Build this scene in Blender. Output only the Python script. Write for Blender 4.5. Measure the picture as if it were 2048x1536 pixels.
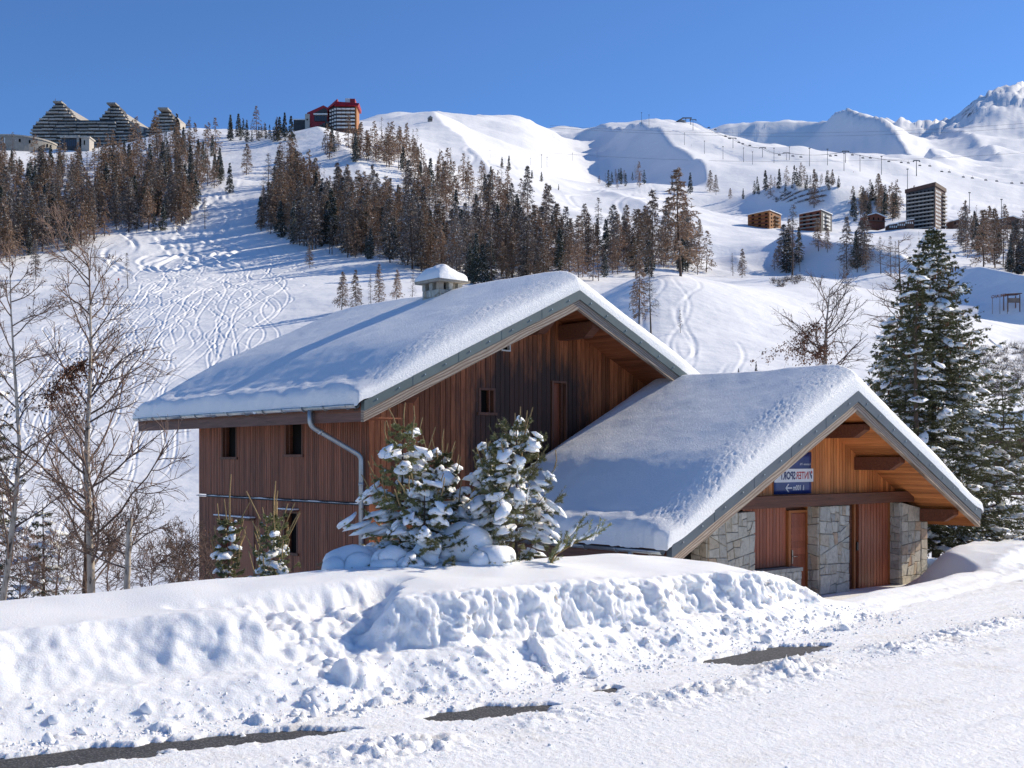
import bpy, bmesh, math, random
import numpy as np
from mathutils import Vector, Matrix, Euler

for _o in list(bpy.data.objects):
    bpy.data.objects.remove(_o)
SC = bpy.context.scene
COL = SC.collection

# ------------------------------------------------------------------ camera, sky, sun, exposure
CAMH = 2.6          # camera height above the road
FPX = 2280.0        # focal length in photo pixels (2048 wide)
HY = 915.0          # photo row of the horizon
SUN_AZ = 28.0       # degrees from +X towards +Y
SUN_EL = 32.0
cam_d = bpy.data.cameras.new('camera')
cam_d.sensor_fit = 'HORIZONTAL'
cam_d.sensor_width = 36.0
cam_d.lens = 36.0 * FPX / 2048.0
cam_d.shift_y = (HY - 768.0) / 2048.0
cam_d.clip_start = 0.1
cam_d.clip_end = 30000
cam = bpy.data.objects.new('camera', cam_d)
COL.objects.link(cam)
cam.location = (0, 0, CAMH)
cam.rotation_euler = (math.radians(90), 0, 0)
SC.camera = cam

world = bpy.data.worlds.new('World')
SC.world = world
world.use_nodes = True
_nt = world.node_tree
_bg = _nt.nodes['Background']
_sky = _nt.nodes.new('ShaderNodeTexSky')
_sky.sky_type = 'NISHITA'
_sky.sun_disc = False
_sky.sun_elevation = math.radians(SUN_EL)
_sky.sun_rotation = math.radians(90 - SUN_AZ)
_sky.altitude = 2100
_sky.air_density = 1.0
_sky.dust_density = 0.4
_sky.ozone_density = 10.0
_nt.links.new(_sky.outputs[0], _bg.inputs[0])
_bg.inputs[1].default_value = 0.11

sun_d = bpy.data.lights.new('sun', 'SUN')
sun_d.energy = 4.0
sun_d.angle = math.radians(0.53)
sun_d.color = (1.0, 0.90, 0.73)
sun = bpy.data.objects.new('sun', sun_d)
COL.objects.link(sun)
_a, _e = math.radians(SUN_AZ), math.radians(SUN_EL)
SUNV = Vector((math.cos(_a) * math.cos(_e), math.sin(_a) * math.cos(_e), math.sin(_e)))
sun.rotation_euler = SUNV.to_track_quat('Z', 'Y').to_euler()
sun.location = (30, 20, 40)

SC.view_settings.view_transform = 'Standard'
SC.view_settings.look = 'None'
SC.view_settings.gamma = 1.0
SC.view_settings.exposure = 0.5
SC.view_settings.use_curve_mapping = False
try:
    SC.cycles.max_bounces = 10
    SC.cycles.diffuse_bounces = 8
    SC.cycles.transparent_max_bounces = 6
except Exception:
    pass

# ------------------------------------------------------------------ helpers
RNG = np.random.default_rng(7)

def at(px, py, Y):
    return np.array([(px - 1024.0) / FPX * Y, Y, CAMH + (HY - py) / FPX * Y])

def tag(o, label=None, cat=None, group=None, kind=None):
    if label: o['label'] = label
    if cat: o['category'] = cat
    if group: o['group'] = group
    if kind: o['kind'] = kind
    return o

def empty(name, loc=(0, 0, 0), rz=0.0, label=None, cat=None, group=None):
    o = bpy.data.objects.new(name, None)
    o.empty_display_size = 0.3
    o.location = loc
    o.rotation_euler = (0, 0, rz)
    COL.objects.link(o)
    tag(o, label, cat, group)
    return o

def link(name, me, parent=None):
    o = bpy.data.objects.new(name, me)
    COL.objects.link(o)
    if parent is not None: o.parent = parent
    return o

def mesh_np(name, V, Fq=None, Ft=None, mats=(), mi=None, smooth=False):
    """mesh from numpy arrays: quads Fq (n,4) and/or triangles Ft (m,3)"""
    me = bpy.data.meshes.new(name)
    V = np.asarray(V, dtype=np.float32).reshape(-1, 3)
    me.vertices.add(len(V))
    me.vertices.foreach_set('co', V.ravel())
    loops = []; starts = []; n = 0; pos = 0
    if Fq is not None and len(Fq):
        Fq = np.asarray(Fq, dtype=np.int32).reshape(-1, 4)
        loops.append(Fq.ravel()); starts.append(np.arange(len(Fq), dtype=np.int32) * 4); pos = len(Fq) * 4; n += len(Fq)
    if Ft is not None and len(Ft):
        Ft = np.asarray(Ft, dtype=np.int32).reshape(-1, 3)
        loops.append(Ft.ravel()); starts.append(np.arange(len(Ft), dtype=np.int32) * 3 + pos); n += len(Ft)
    L = np.concatenate(loops)
    me.loops.add(len(L)); me.loops.foreach_set('vertex_index', L)
    me.polygons.add(n); me.polygons.foreach_set('loop_start', np.concatenate(starts))
    for m in mats: me.materials.append(m)
    if mi is not None: me.polygons.foreach_set('material_index', np.asarray(mi, dtype=np.int32))
    me.update(calc_edges=True)
    if smooth: me.polygons.foreach_set('use_smooth', np.ones(n, dtype=bool))
    me.validate()
    return me

class MB:
    """collects plain shapes into one mesh"""
    def __init__(s): s.v = []; s.f = []; s.m = []; s.cur = 0
    def add(s, vs, fs):
        b = len(s.v); s.v += [tuple(map(float, p)) for p in vs]
        for f in fs: s.f.append(tuple(i + b for i in f)); s.m.append(s.cur)
        return s
    def hexa(s, p):      # 8 points: bottom 4 ccw, top 4 ccw
        return s.add(p, [(3, 2, 1, 0), (4, 5, 6, 7), (0, 1, 5, 4), (1, 2, 6, 5), (2, 3, 7, 6), (3, 0, 4, 7)])
    def box(s, x0, x1, y0, y1, z0, z1):
        return s.hexa([(x0, y0, z0), (x1, y0, z0), (x1, y1, z0), (x0, y1, z0), (x0, y0, z1), (x1, y0, z1), (x1, y1, z1), (x0, y1, z1)])
    def prism(s, poly, y0, y1):   # polygon in (x,z), extruded along y
        n = len(poly)
        vs = [(x, y0, z) for x, z in poly] + [(x, y1, z) for x, z in poly]
        fs = [tuple(range(n)), tuple(range(2 * n - 1, n - 1, -1))]
        for i in range(n):
            j = (i + 1) % n; fs.append((j, i, i + n, j + n))
        return s.add(vs, fs)
    def tube(s, pts, rs, n=8, cap=True):
        pts = [Vector(p) for p in pts]; rings = []; N = len(pts)
        if not hasattr(rs, '__len__'): rs = [rs] * N
        up = Vector((0, 0, 1)); prev = None
        vs = []; fs = []
        for i, p in enumerate(pts):
            t = (pts[min(i + 1, N - 1)] - pts[max(i - 1, 0)]).normalized()
            if prev is None:
                a = t.cross(up)
                if a.length < 1e-3: a = t.cross(Vector((1, 0, 0)))
                a.normalize()
            else:
                a = (prev - t * prev.dot(t)).normalized()
            prev = a; b = t.cross(a)
            for k in range(n):
                w = 2 * math.pi * k / n
                vs.append(p + (a * math.cos(w) + b * math.sin(w)) * rs[i])
        for i in range(N - 1):
            for k in range(n):
                k2 = (k + 1) % n
                fs.append((i * n + k, i * n + k2, (i + 1) * n + k2, (i + 1) * n + k))
        if cap:
            fs.append(tuple(range(n))[::-1]); fs.append(tuple(range((N - 1) * n, N * n)))
        return s.add(vs, fs)
    def mesh(s, name, mats, smooth=False):
        me = bpy.data.meshes.new(name)
        me.from_pydata(s.v, [], s.f)
        for m in (mats if isinstance(mats, (list, tuple)) else [mats]): me.materials.append(m)
        me.polygons.foreach_set('material_index', s.m)
        if smooth: me.polygons.foreach_set('use_smooth', [True] * len(s.f))
        me.update()
        return me
    def build(s, name, mats, parent=None, smooth=False):
        return link(name, s.mesh(name, mats, smooth), parent)

# ------------------------------------------------------------------ numpy noise
_P = np.random.default_rng(11).permutation(4096).astype(np.int64)
_G = np.random.default_rng(12).uniform(0, 2 * np.pi, 4096)
_GX, _GY = np.cos(_G), np.sin(_G)
def pn(x, y, seed=0):
    xi = np.floor(x).astype(np.int64); yi = np.floor(y).astype(np.int64)
    xf = x - xi; yf = y - yi
    u = xf * xf * xf * (xf * (xf * 6 - 15) + 10); v = yf * yf * yf * (yf * (yf * 6 - 15) + 10)
    def g(i, j, dx, dy):
        h = _P[(_P[(i + seed * 131) & 4095] + j) & 4095]
        return _GX[h] * dx + _GY[h] * dy
    a = g(xi, yi, xf, yf); b = g(xi + 1, yi, xf - 1, yf); c = g(xi, yi + 1, xf, yf - 1); d = g(xi + 1, yi + 1, xf - 1, yf - 1)
    return ((a + (b - a) * u) + ((c + (d - c) * u) - (a + (b - a) * u)) * v) * 1.5
def fbm(x, y, oct=4, gain=0.5, lac=2.03, seed=0):
    s = 0; a = 1.0
    for k in range(oct):
        s = s + a * pn(x, y, seed + k * 7); x = x * lac + 3.1; y = y * lac + 1.7; a *= gain
    return s
def sst(a, b, x):
    t = np.clip((x - a) / (b - a), 0, 1); return t * t * (3 - 2 * t)

# ------------------------------------------------------------------ materials
MAT = {}
def nodes_of(name):
    m = bpy.data.materials.new(name); m.use_nodes = True
    nt = m.node_tree
    return m, nt, nt.nodes['Principled BSDF']
def nn(nt, typ, **kw):
    n = nt.nodes.new(typ)
    for k, v in kw.items():
        if k in n.inputs: n.inputs[k].default_value = v
        else: setattr(n, k, v)
    return n
def ramp(nt, fac, stops):
    r = nt.nodes.new('ShaderNodeValToRGB')
    e = r.color_ramp.elements
    while len(e) < len(stops): e.new(0.5)
    for el, (p, c) in zip(e, stops):
        el.position = p; el.color = (*c, 1)
    nt.links.new(fac, r.inputs[0])
    return r.outputs[0]
def mixc(nt, fac, a, b, mode='MIX'):
    n = nt.nodes.new('ShaderNodeMix'); n.data_type = 'RGBA'; n.blend_type = mode
    for sock, v in ((n.inputs[0], fac), (n.inputs[6], a), (n.inputs[7], b)):
        if hasattr(v, 'is_linked'): nt.links.new(v, sock)
        elif hasattr(v, '__len__'): sock.default_value = (*v, 1)
        else: sock.default_value = v
    return n.outputs[2]
def coords(nt, scale=(1, 1, 1), which='Object', obj=None):
    tc = nt.nodes.new('ShaderNodeTexCoord')
    if obj is not None: tc.object = obj
    mp = nt.nodes.new('ShaderNodeMapping'); mp.inputs['Scale'].default_value = scale
    nt.links.new(tc.outputs[which], mp.inputs[0])
    return mp.outputs[0]
def noise(nt, vec, scale, detail=4, rough=0.55, dist=0.0):
    n = nt.nodes.new('ShaderNodeTexNoise')
    n.inputs['Scale'].default_value = scale; n.inputs['Detail'].default_value = detail
    n.inputs['Roughness'].default_value = rough; n.inputs['Distortion'].default_value = dist
    nt.links.new(vec, n.inputs['Vector'])
    return n.outputs['Fac']
def bump(nt, bs, h, dist, strength=1.0, prev=None):
    b = nt.nodes.new('ShaderNodeBump'); b.inputs['Strength'].default_value = strength; b.inputs['Distance'].default_value = dist
    nt.links.new(h, b.inputs['Height'])
    if prev is not None: nt.links.new(prev, b.inputs['Normal'])
    nt.links.new(b.outputs[0], bs.inputs['Normal'])
    return b.outputs[0]

def plain(name, col, rough=0.6, metal=0.0, var=0.25, scale=6.0, bmp=0.0):
    m, nt, bs = nodes_of(name)
    v = coords(nt)
    f = noise(nt, v, scale, 5)
    oi = nt.nodes.new('ShaderNodeObjectInfo')
    c = ramp(nt, f, [(0.3, tuple(x * (1 - var) for x in col)), (0.7, tuple(min(1, x * (1 + var)) for x in col))])
    hsv = nt.nodes.new('ShaderNodeHueSaturation')
    mr = nn(nt, 'ShaderNodeMapRange'); mr.inputs['To Min'].default_value = 1 - var; mr.inputs['To Max'].default_value = 1 + var
    nt.links.new(oi.outputs['Random'], mr.inputs[0]); nt.links.new(mr.outputs[0], hsv.inputs['Value'])
    nt.links.new(c, hsv.inputs['Color']); nt.links.new(hsv.outputs[0], bs.inputs['Base Color'])
    bs.inputs['Roughness'].default_value = rough; bs.inputs['Metallic'].default_value = metal
    if bmp: bump(nt, bs, f, bmp)
    MAT[name] = m
    return m

def snow_mat(name, col=(0.88, 0.88, 0.885), layers=((60, 0.006), (9, 0.02)), rough=0.5, dirt=0.0, spec=0.3, sss=0.0):
    m, nt, bs = nodes_of(name)
    if sss:
        bs.inputs['Subsurface Weight'].default_value = 1.0; bs.inputs['Subsurface Radius'].default_value = (1.0, 0.9, 0.8); bs.inputs['Subsurface Scale'].default_value = sss
    v = coords(nt)
    nb = None
    for sc, d in layers:
        nb = bump(nt, bs, noise(nt, v, sc, 4, 0.6), d, 1.0, nb)
    if dirt:
        f = noise(nt, v, 0.9, 6, 0.7)
        c = ramp(nt, f, [(0.54, col), (0.76, tuple(a * b for a, b in zip(col, (0.76, 0.69, 0.60))))])
        c = mixc(nt, dirt, col, c)
        nt.links.new(c, bs.inputs['Base Color'])
    else:
        bs.inputs['Base Color'].default_value = (*col, 1)
    bs.inputs['Roughness'].default_value = rough
    bs.inputs['Specular IOR Level'].default_value = spec
    MAT[name] = m
    return m

def wood_mat(name, dark, light, axis='Z', obj=None, grain=22.0, rough=0.6, rnd=0.45, wear=None, spec=0.3, bmp=0.003):
    """grain stretched along one axis, each plank its own tone, optional weathering in house coordinates"""
    m, nt, bs = nodes_of(name)
    s = [1, 1, 1]; s['XYZ'.index(axis)] = 0.06
    v = coords(nt, tuple(s), 'Object')
    f = noise(nt, v, grain, 6, 0.65, 0.6)
    c = ramp(nt, f, [(0.3, dark), (0.72, light)])
    oi = nt.nodes.new('ShaderNodeObjectInfo')
    hsv = nt.nodes.new('ShaderNodeHueSaturation')
    mr = nn(nt, 'ShaderNodeMapRange'); mr.inputs['To Min'].default_value = 1 - rnd; mr.inputs['To Max'].default_value = 1 + rnd
    nt.links.new(oi.outputs['Random'], mr.inputs[0]); nt.links.new(mr.outputs[0], hsv.inputs['Value'])
    nt.links.new(c, hsv.inputs['Color'])
    out = hsv.outputs[0]
    if wear is not None:
        out = wear(nt, out)
    nt.links.new(out, bs.inputs['Base Color'])
    bs.inputs['Roughness'].default_value = rough
    bs.inputs['Specular IOR Level'].default_value = spec
    if bmp: bump(nt, bs, f, bmp)
    MAT[name] = m
    return m

snow_mat('snow', layers=((70, 0.004), (14, 0.012)))
snow_mat('snow_roof', layers=((22, 0.016), (75, 0.009), (190, 0.004)), col=(0.90, 0.90, 0.90))
snow_mat('snow_near', layers=((170, 0.004), (45, 0.009)), dirt=0.25, sss=0.05, col=(0.92, 0.92, 0.92))
snow_mat('snow_road', layers=((140, 0.005), (34, 0.014)), dirt=0.8, col=(0.90, 0.90, 0.90), sss=0.02)
snow_mat('snow_far', layers=((0.5, 0.25), (0.06, 2.0)), rough=0.6)
snow_mat('snow_tree', layers=((30, 0.01),), sss=0.03, col=(0.92, 0.92, 0.92))
snow_mat('snow_tree_far', layers=((3, 0.05),))
plain('trunk_bark', (0.09, 0.06, 0.045), 0.9, var=0.4, scale=20)
plain('larch_twig', (0.26, 0.165, 0.105), 0.9, var=0.35, scale=0.5)
plain('larch_twig_grey', (0.16, 0.125, 0.105), 0.9, var=0.35, scale=0.5)
plain('spruce_needle_far', (0.05, 0.058, 0.04), 0.8, var=0.4, scale=0.6)
plain('spruce_needle', (0.12, 0.125, 0.048), 0.7, var=0.5, scale=3)
plain('young_needle', (0.20, 0.20, 0.08), 0.65, var=0.45, scale=5)
plain('twig_yellow', (0.30, 0.20, 0.085), 0.8, var=0.3, scale=20)
plain('cone_brown', (0.17, 0.08, 0.035), 0.8, var=0.35, scale=30)
plain('shrub_twig', (0.165, 0.108, 0.084), 0.9, var=0.35, scale=5)
plain('shrub_far', (0.09, 0.062, 0.05), 0.9, var=0.35, scale=1)
plain('dry_leaf', (0.15, 0.06, 0.028), 0.8, var=0.4, scale=10)
plain('concrete', (0.30, 0.28, 0.25), 0.9, var=0.12, scale=0.5)
plain('pale_concrete', (0.46, 0.42, 0.37), 0.9, var=0.12, scale=0.5)
plain('dark_facade', (0.045, 0.045, 0.05), 0.6, var=0.3, scale=0.5)
plain('brown_facade', (0.11, 0.055, 0.04), 0.7, var=0.2, scale=0.4)
plain('orange_facade', (0.34, 0.13, 0.035), 0.7, var=0.15, scale=0.4)
plain('red_paint', (0.30, 0.012, 0.022), 0.5, var=0.15, scale=0.4)
plain('red_wood', (0.17, 0.045, 0.02), 0.7, var=0.2, scale=0.8)
plain('white_panel', (0.72, 0.71, 0.68), 0.6, var=0.06, scale=0.5)
plain('lift_steel', (0.10, 0.10, 0.105), 0.5, 0.3, var=0.2)
plain('zinc', (0.40, 0.43, 0.45), 0.42, 0.75, var=0.12, scale=7)
plain('flashing_green', (0.095, 0.125, 0.125), 0.5, 0.0, var=0.10, scale=3)
plain('flashing_blue', (0.07, 0.088, 0.108), 0.5, 0.0, var=0.10, scale=3)
plain('iron', (0.05, 0.05, 0.052), 0.5, 0.6, var=0.2)
plain('handle_metal', (0.6, 0.55, 0.45), 0.3, 0.9, var=0.05)
plain('chair_seat', (0.06, 0.06, 0.07), 0.5, var=0.2)
plain('skier_red', (0.45, 0.05, 0.03), 0.7, var=0.1)
plain('skier_dark', (0.03, 0.03, 0.04), 0.7, var=0.1)
plain('mortar', (0.30, 0.26, 0.21), 0.95, var=0.25, scale=18, bmp=0.004)

def window_glass(name, col=(0.012, 0.010, 0.009), rough=0.5, spec=0.02):
    m, nt, bs = nodes_of(name)
    bs.inputs['Base Color'].default_value = (*col, 1); bs.inputs['Roughness'].default_value = rough
    bs.inputs['Specular IOR Level'].default_value = spec
    MAT[name] = m
window_glass('dark_glass')
window_glass('blue_glass', (0.05, 0.065, 0.09), 0.15, 0.4)

def stone_mat():
    m, nt, bs = nodes_of('stone')
    v = coords(nt)
    oi = nt.nodes.new('ShaderNodeObjectInfo')
    base = ramp(nt, oi.outputs['Random'], [(0.0, (0.37, 0.355, 0.315)), (0.35, (0.48, 0.46, 0.405)), (0.6, (0.56, 0.53, 0.46)), (0.8, (0.44, 0.43, 0.375)), (0.93, (0.47, 0.40, 0.31)), (1.0, (0.47, 0.33, 0.23))])
    f = noise(nt, v, 9, 7, 0.7, 0.4)
    st = ramp(nt, f, [(0.32, (0.62, 0.60, 0.58)), (0.5, (0.95, 0.95, 0.95)), (0.75, (1.15, 1.13, 1.08))])
    c = mixc(nt, 1.0, base, st, 'MULTIPLY')
    f2 = noise(nt, v, 2.2, 4, 0.6)
    c = mixc(nt, ramp(nt, f2, [(0.55, (0, 0, 0)), (0.75, (0.5, 0.5, 0.5))]), c, (0.30, 0.26, 0.19))
    nt.links.new(c, bs.inputs['Base Color']); bs.inputs['Roughness'].default_value = 0.85
    nb = bump(nt, bs, f, 0.012)
    bump(nt, bs, noise(nt, v, 70, 4, 0.7), 0.004, 1.0, nb)
    MAT['stone'] = m
stone_mat()

def asphalt_mat():
    m, nt, bs = nodes_of('asphalt')
    v = coords(nt)
    vo = nt.nodes.new('ShaderNodeTexVoronoi'); vo.inputs['Scale'].default_value = 42
    nt.links.new(v, vo.inputs['Vector'])
    c = ramp(nt, vo.outputs['Distance'], [(0.1, (0.17, 0.165, 0.165)), (0.5, (0.03, 0.03, 0.032))])
    f = noise(nt, v, 3, 5)
    c = mixc(nt, ramp(nt, f, [(0.4, (0, 0, 0)), (0.7, (0.5, 0.5, 0.5))]), c, (0.07, 0.068, 0.066))
    nt.links.new(c, bs.inputs['Base Color']); bs.inputs['Roughness'].default_value = 0.75
    bump(nt, bs, vo.outputs['Distance'], 0.004)
    MAT['asphalt'] = m
asphalt_mat()

def birch_mat():
    m, nt, bs = nodes_of('birch_bark')
    v = coords(nt, (1, 1, 0.35))
    f = noise(nt, v, 14, 5, 0.6, 0.5)
    c = ramp(nt, f, [(0.36, (0.05, 0.04, 0.035)), (0.45, (0.36, 0.30, 0.24)), (0.7, (0.52, 0.45, 0.37))])
    nt.links.new(c, bs.inputs['Base Color']); bs.inputs['Roughness'].default_value = 0.8
    bump(nt, bs, f, 0.004)
    MAT['birch_bark'] = m
birch_mat()

# ------------------------------------------------------------------ terrain height field (world metres)
YK = [14, 20, 28, 40, 60, 85, 110, 160, 220, 300, 380, 460, 560, 680, 820, 1000, 1300, 1700, 2200, 2800, 3600, 5000, 8500]
UK = [-800, 0, 200, 400, 560, 700, 800, 1000, 1200, 1320, 1450, 1600, 1750, 1900, 1975, 2050, 2300, 2900]
# first six columns of each row: ground height z; the rest: photo row at which that distance is seen
TB = {
-800: [-.5, -2.5, -5, -7, -9, -9, 1090, 900, 750, 640, 560, 490, 410, 335, 300, 300, 320, 340, 360, 380, 400, 430, 520],
0:    [-.6, -2.5, -5, -7, -9, -9, 1090, 900, 745, 630, 560, 490, 405, 325, 288, 300, 330, 350, 370, 390, 410, 440, 520],
200:  [-.6, -2.2, -4.4, -6.5, -9, -8.6, 1090, 890, 735, 620, 556, 485, 400, 325, 292, 300, 330, 350, 370, 390, 410, 440, 520],
400:  [-.5, -1.8, -3.4, -5.5, -8, -7.6, 1078, 880, 725, 605, 548, 480, 390, 310, 262, 275, 310, 340, 360, 390, 410, 440, 520],
560:  [-.4, -1.2, -2.2, -4.4, -7, -6.5, 1062, 868, 715, 600, 540, 475, 385, 305, 262, 272, 300, 330, 360, 390, 410, 440, 520],
700:  [-.4, -1.0, -1.7, -3.5, -6.5, -5, 1040, 850, 700, 590, 534, 478, 398, 318, 268, 258, 250, 245, 260, 300, 340, 400, 500],
800:  [-.4, -.8, -1.5, -3, -6, -4, 1020, 830, 690, 585, 530, 480, 410, 340, 292, 262, 243, 234, 230, 255, 300, 380, 500],
1000: [-.4, -.8, -1.2, -2.5, -5, -2, 980, 810, 690, 600, 555, 515, 450, 395, 362, 338, 305, 268, 240, 255, 290, 370, 500],
1200: [-.4, -.8, -1, -2, -4.5, 0, 925, 740, 590, 600, 555, 515, 470, 435, 412, 388, 352, 318, 284, 257, 275, 350, 480],
1320: [-.3, -.7, -1, -2, -4.2, 1, 885, 695, 543, 566, 548, 522, 484, 455, 435, 402, 352, 305, 268, 246, 262, 330, 470],
1450: [-.25, -.5, -.9, -1.8, -4, 1, 868, 700, 566, 564, 556, 536, 510, 474, 450, 414, 365, 318, 278, 252, 246, 250, 460],
1600: [-.2, -.4, -.7, -1.5, -3.5, 1, 860, 716, 600, 548, 556, 534, 505, 476, 460, 412, 362, 325, 303, 325, 252, 246, 450],
1750: [-.1, -.38, -.6, -1.2, -3.2, .5, 862, 722, 620, 560, 550, 530, 505, 480, 463, 416, 372, 342, 305, 325, 250, 250, 420],
1900: [-.05, -.34, -.55, -.8, -2.8, -.5, 880, 740, 640, 590, 562, 542, 508, 478, 456, 424, 396, 366, 326, 315, 290, 262, 400],
1975: [0, -.2, -.45, -.7, -2.6, -1.2, 890, 755, 654, 601, 567, 542, 510, 480, 457, 428, 403, 376, 340, 330, 296, 194, 360],
2050: [0, -.1, -.35, -.6, -2.5, -2, 900, 770, 668, 612, 572, 542, 512, 482, 458, 432, 410, 386, 350, 335, 290, 182, 330],
2300: [0, 0, 0, -.5, -2.5, -2, 900, 770, 670, 612, 570, 540, 505, 475, 450, 425, 400, 375, 340, 320, 270, 120, 300],
2900: [0, 0, 0, -.5, -2.5, -2, 900, 770, 670, 610, 565, 530, 490, 455, 430, 400, 370, 340, 300, 270, 220, 120, 300]}

def pchip(x, y, q):
    x = np.asarray(x, float); y = np.asarray(y, float)
    h = np.diff(x); d = np.diff(y) / h
    m = np.zeros_like(y)
    for i in range(1, len(x) - 1):
        if d[i - 1] * d[i] > 0:
            w1 = 2 * h[i] + h[i - 1]; w2 = h[i] + 2 * h[i - 1]
            m[i] = (w1 + w2) / (w1 / d[i - 1] + w2 / d[i])
    m[0], m[-1] = d[0], d[-1]
    k = np.clip(np.searchsorted(x, q) - 1, 0, len(x) - 2)
    t = (q - x[k]) / h[k]
    return ((1 + 2 * t) * (1 - t) ** 2 * y[k] + t * (1 - t) ** 2 * h[k] * m[k] + t * t * (3 - 2 * t) * y[k + 1] + t * t * (t - 1) * h[k] * m[k + 1])

_LY = np.linspace(math.log(14), math.log(8500), 420)
_US = np.arange(-800, 2901, 20.0)
_cols = []
for u in UK:
    r = [HY + (CAMH - z) * FPX / Y for z, Y in zip(TB[u][:6], YK[:6])] + TB[u][6:]
    _cols.append(pchip(np.log(YK), r, _LY))
_cols = np.array(_cols)                       # photo rows, by column
_T = np.array([pchip(UK, _cols[:, j], _US) for j in range(len(_LY))]).T
_k = np.array([1, 2, 3, 2, 1.]); _k /= _k.sum()
_Tp = np.pad(_T, ((2, 2), (0, 0)), mode='edge')
_T = sum(_k[i] * _Tp[i:i + _T.shape[0]] for i in range(5))

SPURS = []
def spur(pts, wl, wr, carve=0.0):
    P = []
    for px, Y, dh in pts: P.append(((px - 1024) / FPX * Y, Y, dh))
    SPURS.append((np.array(P), wl, wr, carve))
# ridges with a steep shaded bowl to the left, a gentle sunlit side to the right
spur([(1185, 2900, 0), (1210, 2650, 8), (1262, 2150, 16), (1325, 1800, 22), (1385, 1500, 22), (1410, 1330, 14), (1418, 1200, 0)], 150, 420, 60)
spur([(1640, 4400, 0), (1688, 3900, 66), (1735, 3650, 40), (1790, 3350, 36), (1835, 2950, 32), (1868, 2550, 22), (1895, 2250, 0)], 420, 500, 250)
spur([(1860, 4700, 0), (1925, 3900, 20), (1945, 3500, 30), (1985, 3000, 30), (2010, 2600, 0)], 260, 700, 80)
spur([(960, 2350, 0), (1000, 2250, 7), (1040, 2150, 7), (1085, 2000, 4), (1110, 1850, 0)], 250, 260)
spur([(1500, 1700, 0), (1600, 1750, 14), (1700, 1800, 16), (1800, 1700, 12), (1850, 1500, 0)], 200, 300)
spur([(1490, 1120, 0), (1540, 1060, 16), (1600, 1010, 20), (1660, 1000, 18), (1720, 1010, 16), (1790, 980, 0)], 90, 160, 22)
spur([(860, 1600, 0), (870, 1350, 10), (905, 1100, 12), (960, 900, 10), (1010, 780, 0)], 70, 160, 8)
spur([(1180, 1000, 0), (1230, 900, 8), (1290, 820, 8), (1340, 730, 5), (1370, 680, 0)], 60, 120, 6)
spur([(1530, 600, 0), (1575, 520, 8), (1640, 480, 9), (1720, 455, 9), (1800, 440, 7), (1860, 430, 0)], 40, 60, 12)
spur([(600, 820, 0), (640, 740, 6), (700, 660, 6), (750, 600, 0)], 50, 80, 4)
spur([(1880, 400, 0), (1910, 340, 6), (1960, 300, 8), (2060, 270, 9), (2200, 255, 0)], 34, 45, 11)
spur([(1380, 620, 0), (1420, 560, 4), (1470, 500, 5), (1520, 460, 0)], 40, 60, 4)

def height(x, Y):
    x = np.asarray(x, float); Y = np.asarray(Y, float)
    shp = np.broadcast(x, Y).shape
    x = np.broadcast_to(x, shp).ravel(); Y = np.broadcast_to(Y, shp).ravel()
    Yc = np.clip(Y, 14.01, 8499)
    u = np.clip(x / Yc * FPX + 1024, -799.9, 2899.9)
    fu = (u + 800) / 20.0; iu = np.floor(fu).astype(int); fu = fu - iu
    fl = (np.log(Yc) - _LY[0]) / (_LY[1] - _LY[0]); il = np.clip(np.floor(fl).astype(int), 0, len(_LY) - 2); fl = fl - il
    i2 = np.minimum(iu + 1, len(_US) - 1)
    r = (_T[iu, il] * (1 - fu) + _T[i2, il] * fu) * (1 - fl) + (_T[iu, il + 1] * (1 - fu) + _T[i2, il + 1] * fu) * fl
    z = CAMH + (HY - r) / FPX * Yc
    for P, wl, wr, carve in SPURS:
        W = max(wl * 1.5, wr)
        sel = np.nonzero((x > P[:, 0].min() - W) & (x < P[:, 0].max() + W) & (Y > P[:, 1].min() - W) & (Y < P[:, 1].max() + W))[0]
        if len(sel) == 0: continue
        xs, ys = x[sel], Y[sel]
        best = np.full(xs.shape, 1e18); add = np.zeros(xs.shape)
        for k in range(len(P) - 1):
            ax, ay, ah = P[k]; bx, by, bh = P[k + 1]
            dx, dy = bx - ax, by - ay; L2 = dx * dx + dy * dy
            t = np.clip(((xs - ax) * dx + (ys - ay) * dy) / L2, 0, 1)
            ex = xs - ax - t * dx; ey = ys - ay - t * dy
            d2 = ex * ex + ey * ey
            side = dx * (ys - ay) - dy * (xs - ax)
            d = np.sqrt(d2)
            dn = np.clip(d / np.where(side > 0, wr, wl), 0, 1)
            hk = ah + t * (bh - ah)
            a = hk * (1 - dn) ** np.where(side > 0, 1.7, 1.2)
            if carve:
                c = np.clip(d / (wl * 1.5), 0, 1)
                hm = P[:, 2].max()
                a = a - np.where(side > 0, 0, carve * np.minimum(1, hk / (0.28 * hm)) * np.sin(np.pi * c) * (1 - c))
            add = np.where(d2 < best, a, add); best = np.minimum(best, d2)
        z[sel] += add
    far = sst(150, 500, Y)
    z = z + far * (sst(900, 1800, Y) * 18 * fbm(x / 420, Y / 420, 3, 0.45, seed=1) + 3.2 * fbm(x / 90, Y / 90, 3, 0.45, seed=2)) * (1 - 0.35 * sst(3000, 5000, Y))
    rock = sst(3600, 4600, Y) * sst(1350, 1750, x)
    z = z + rock * (40 - 95 * np.abs(fbm(x / 330, Y / 330, 5, 0.5, seed=5)))
    z = z + sst(1400, 2300, Y) * (1 - rock) * 15 * (0.3 - np.abs(fbm(x / 300, Y / 230, 4, 0.55, seed=8)))
    z = z + sst(60, 140, Y) * (0.4 * fbm(x / 26, Y / 26, 3, 0.5, seed=3))
    return z.reshape(shp)

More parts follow.
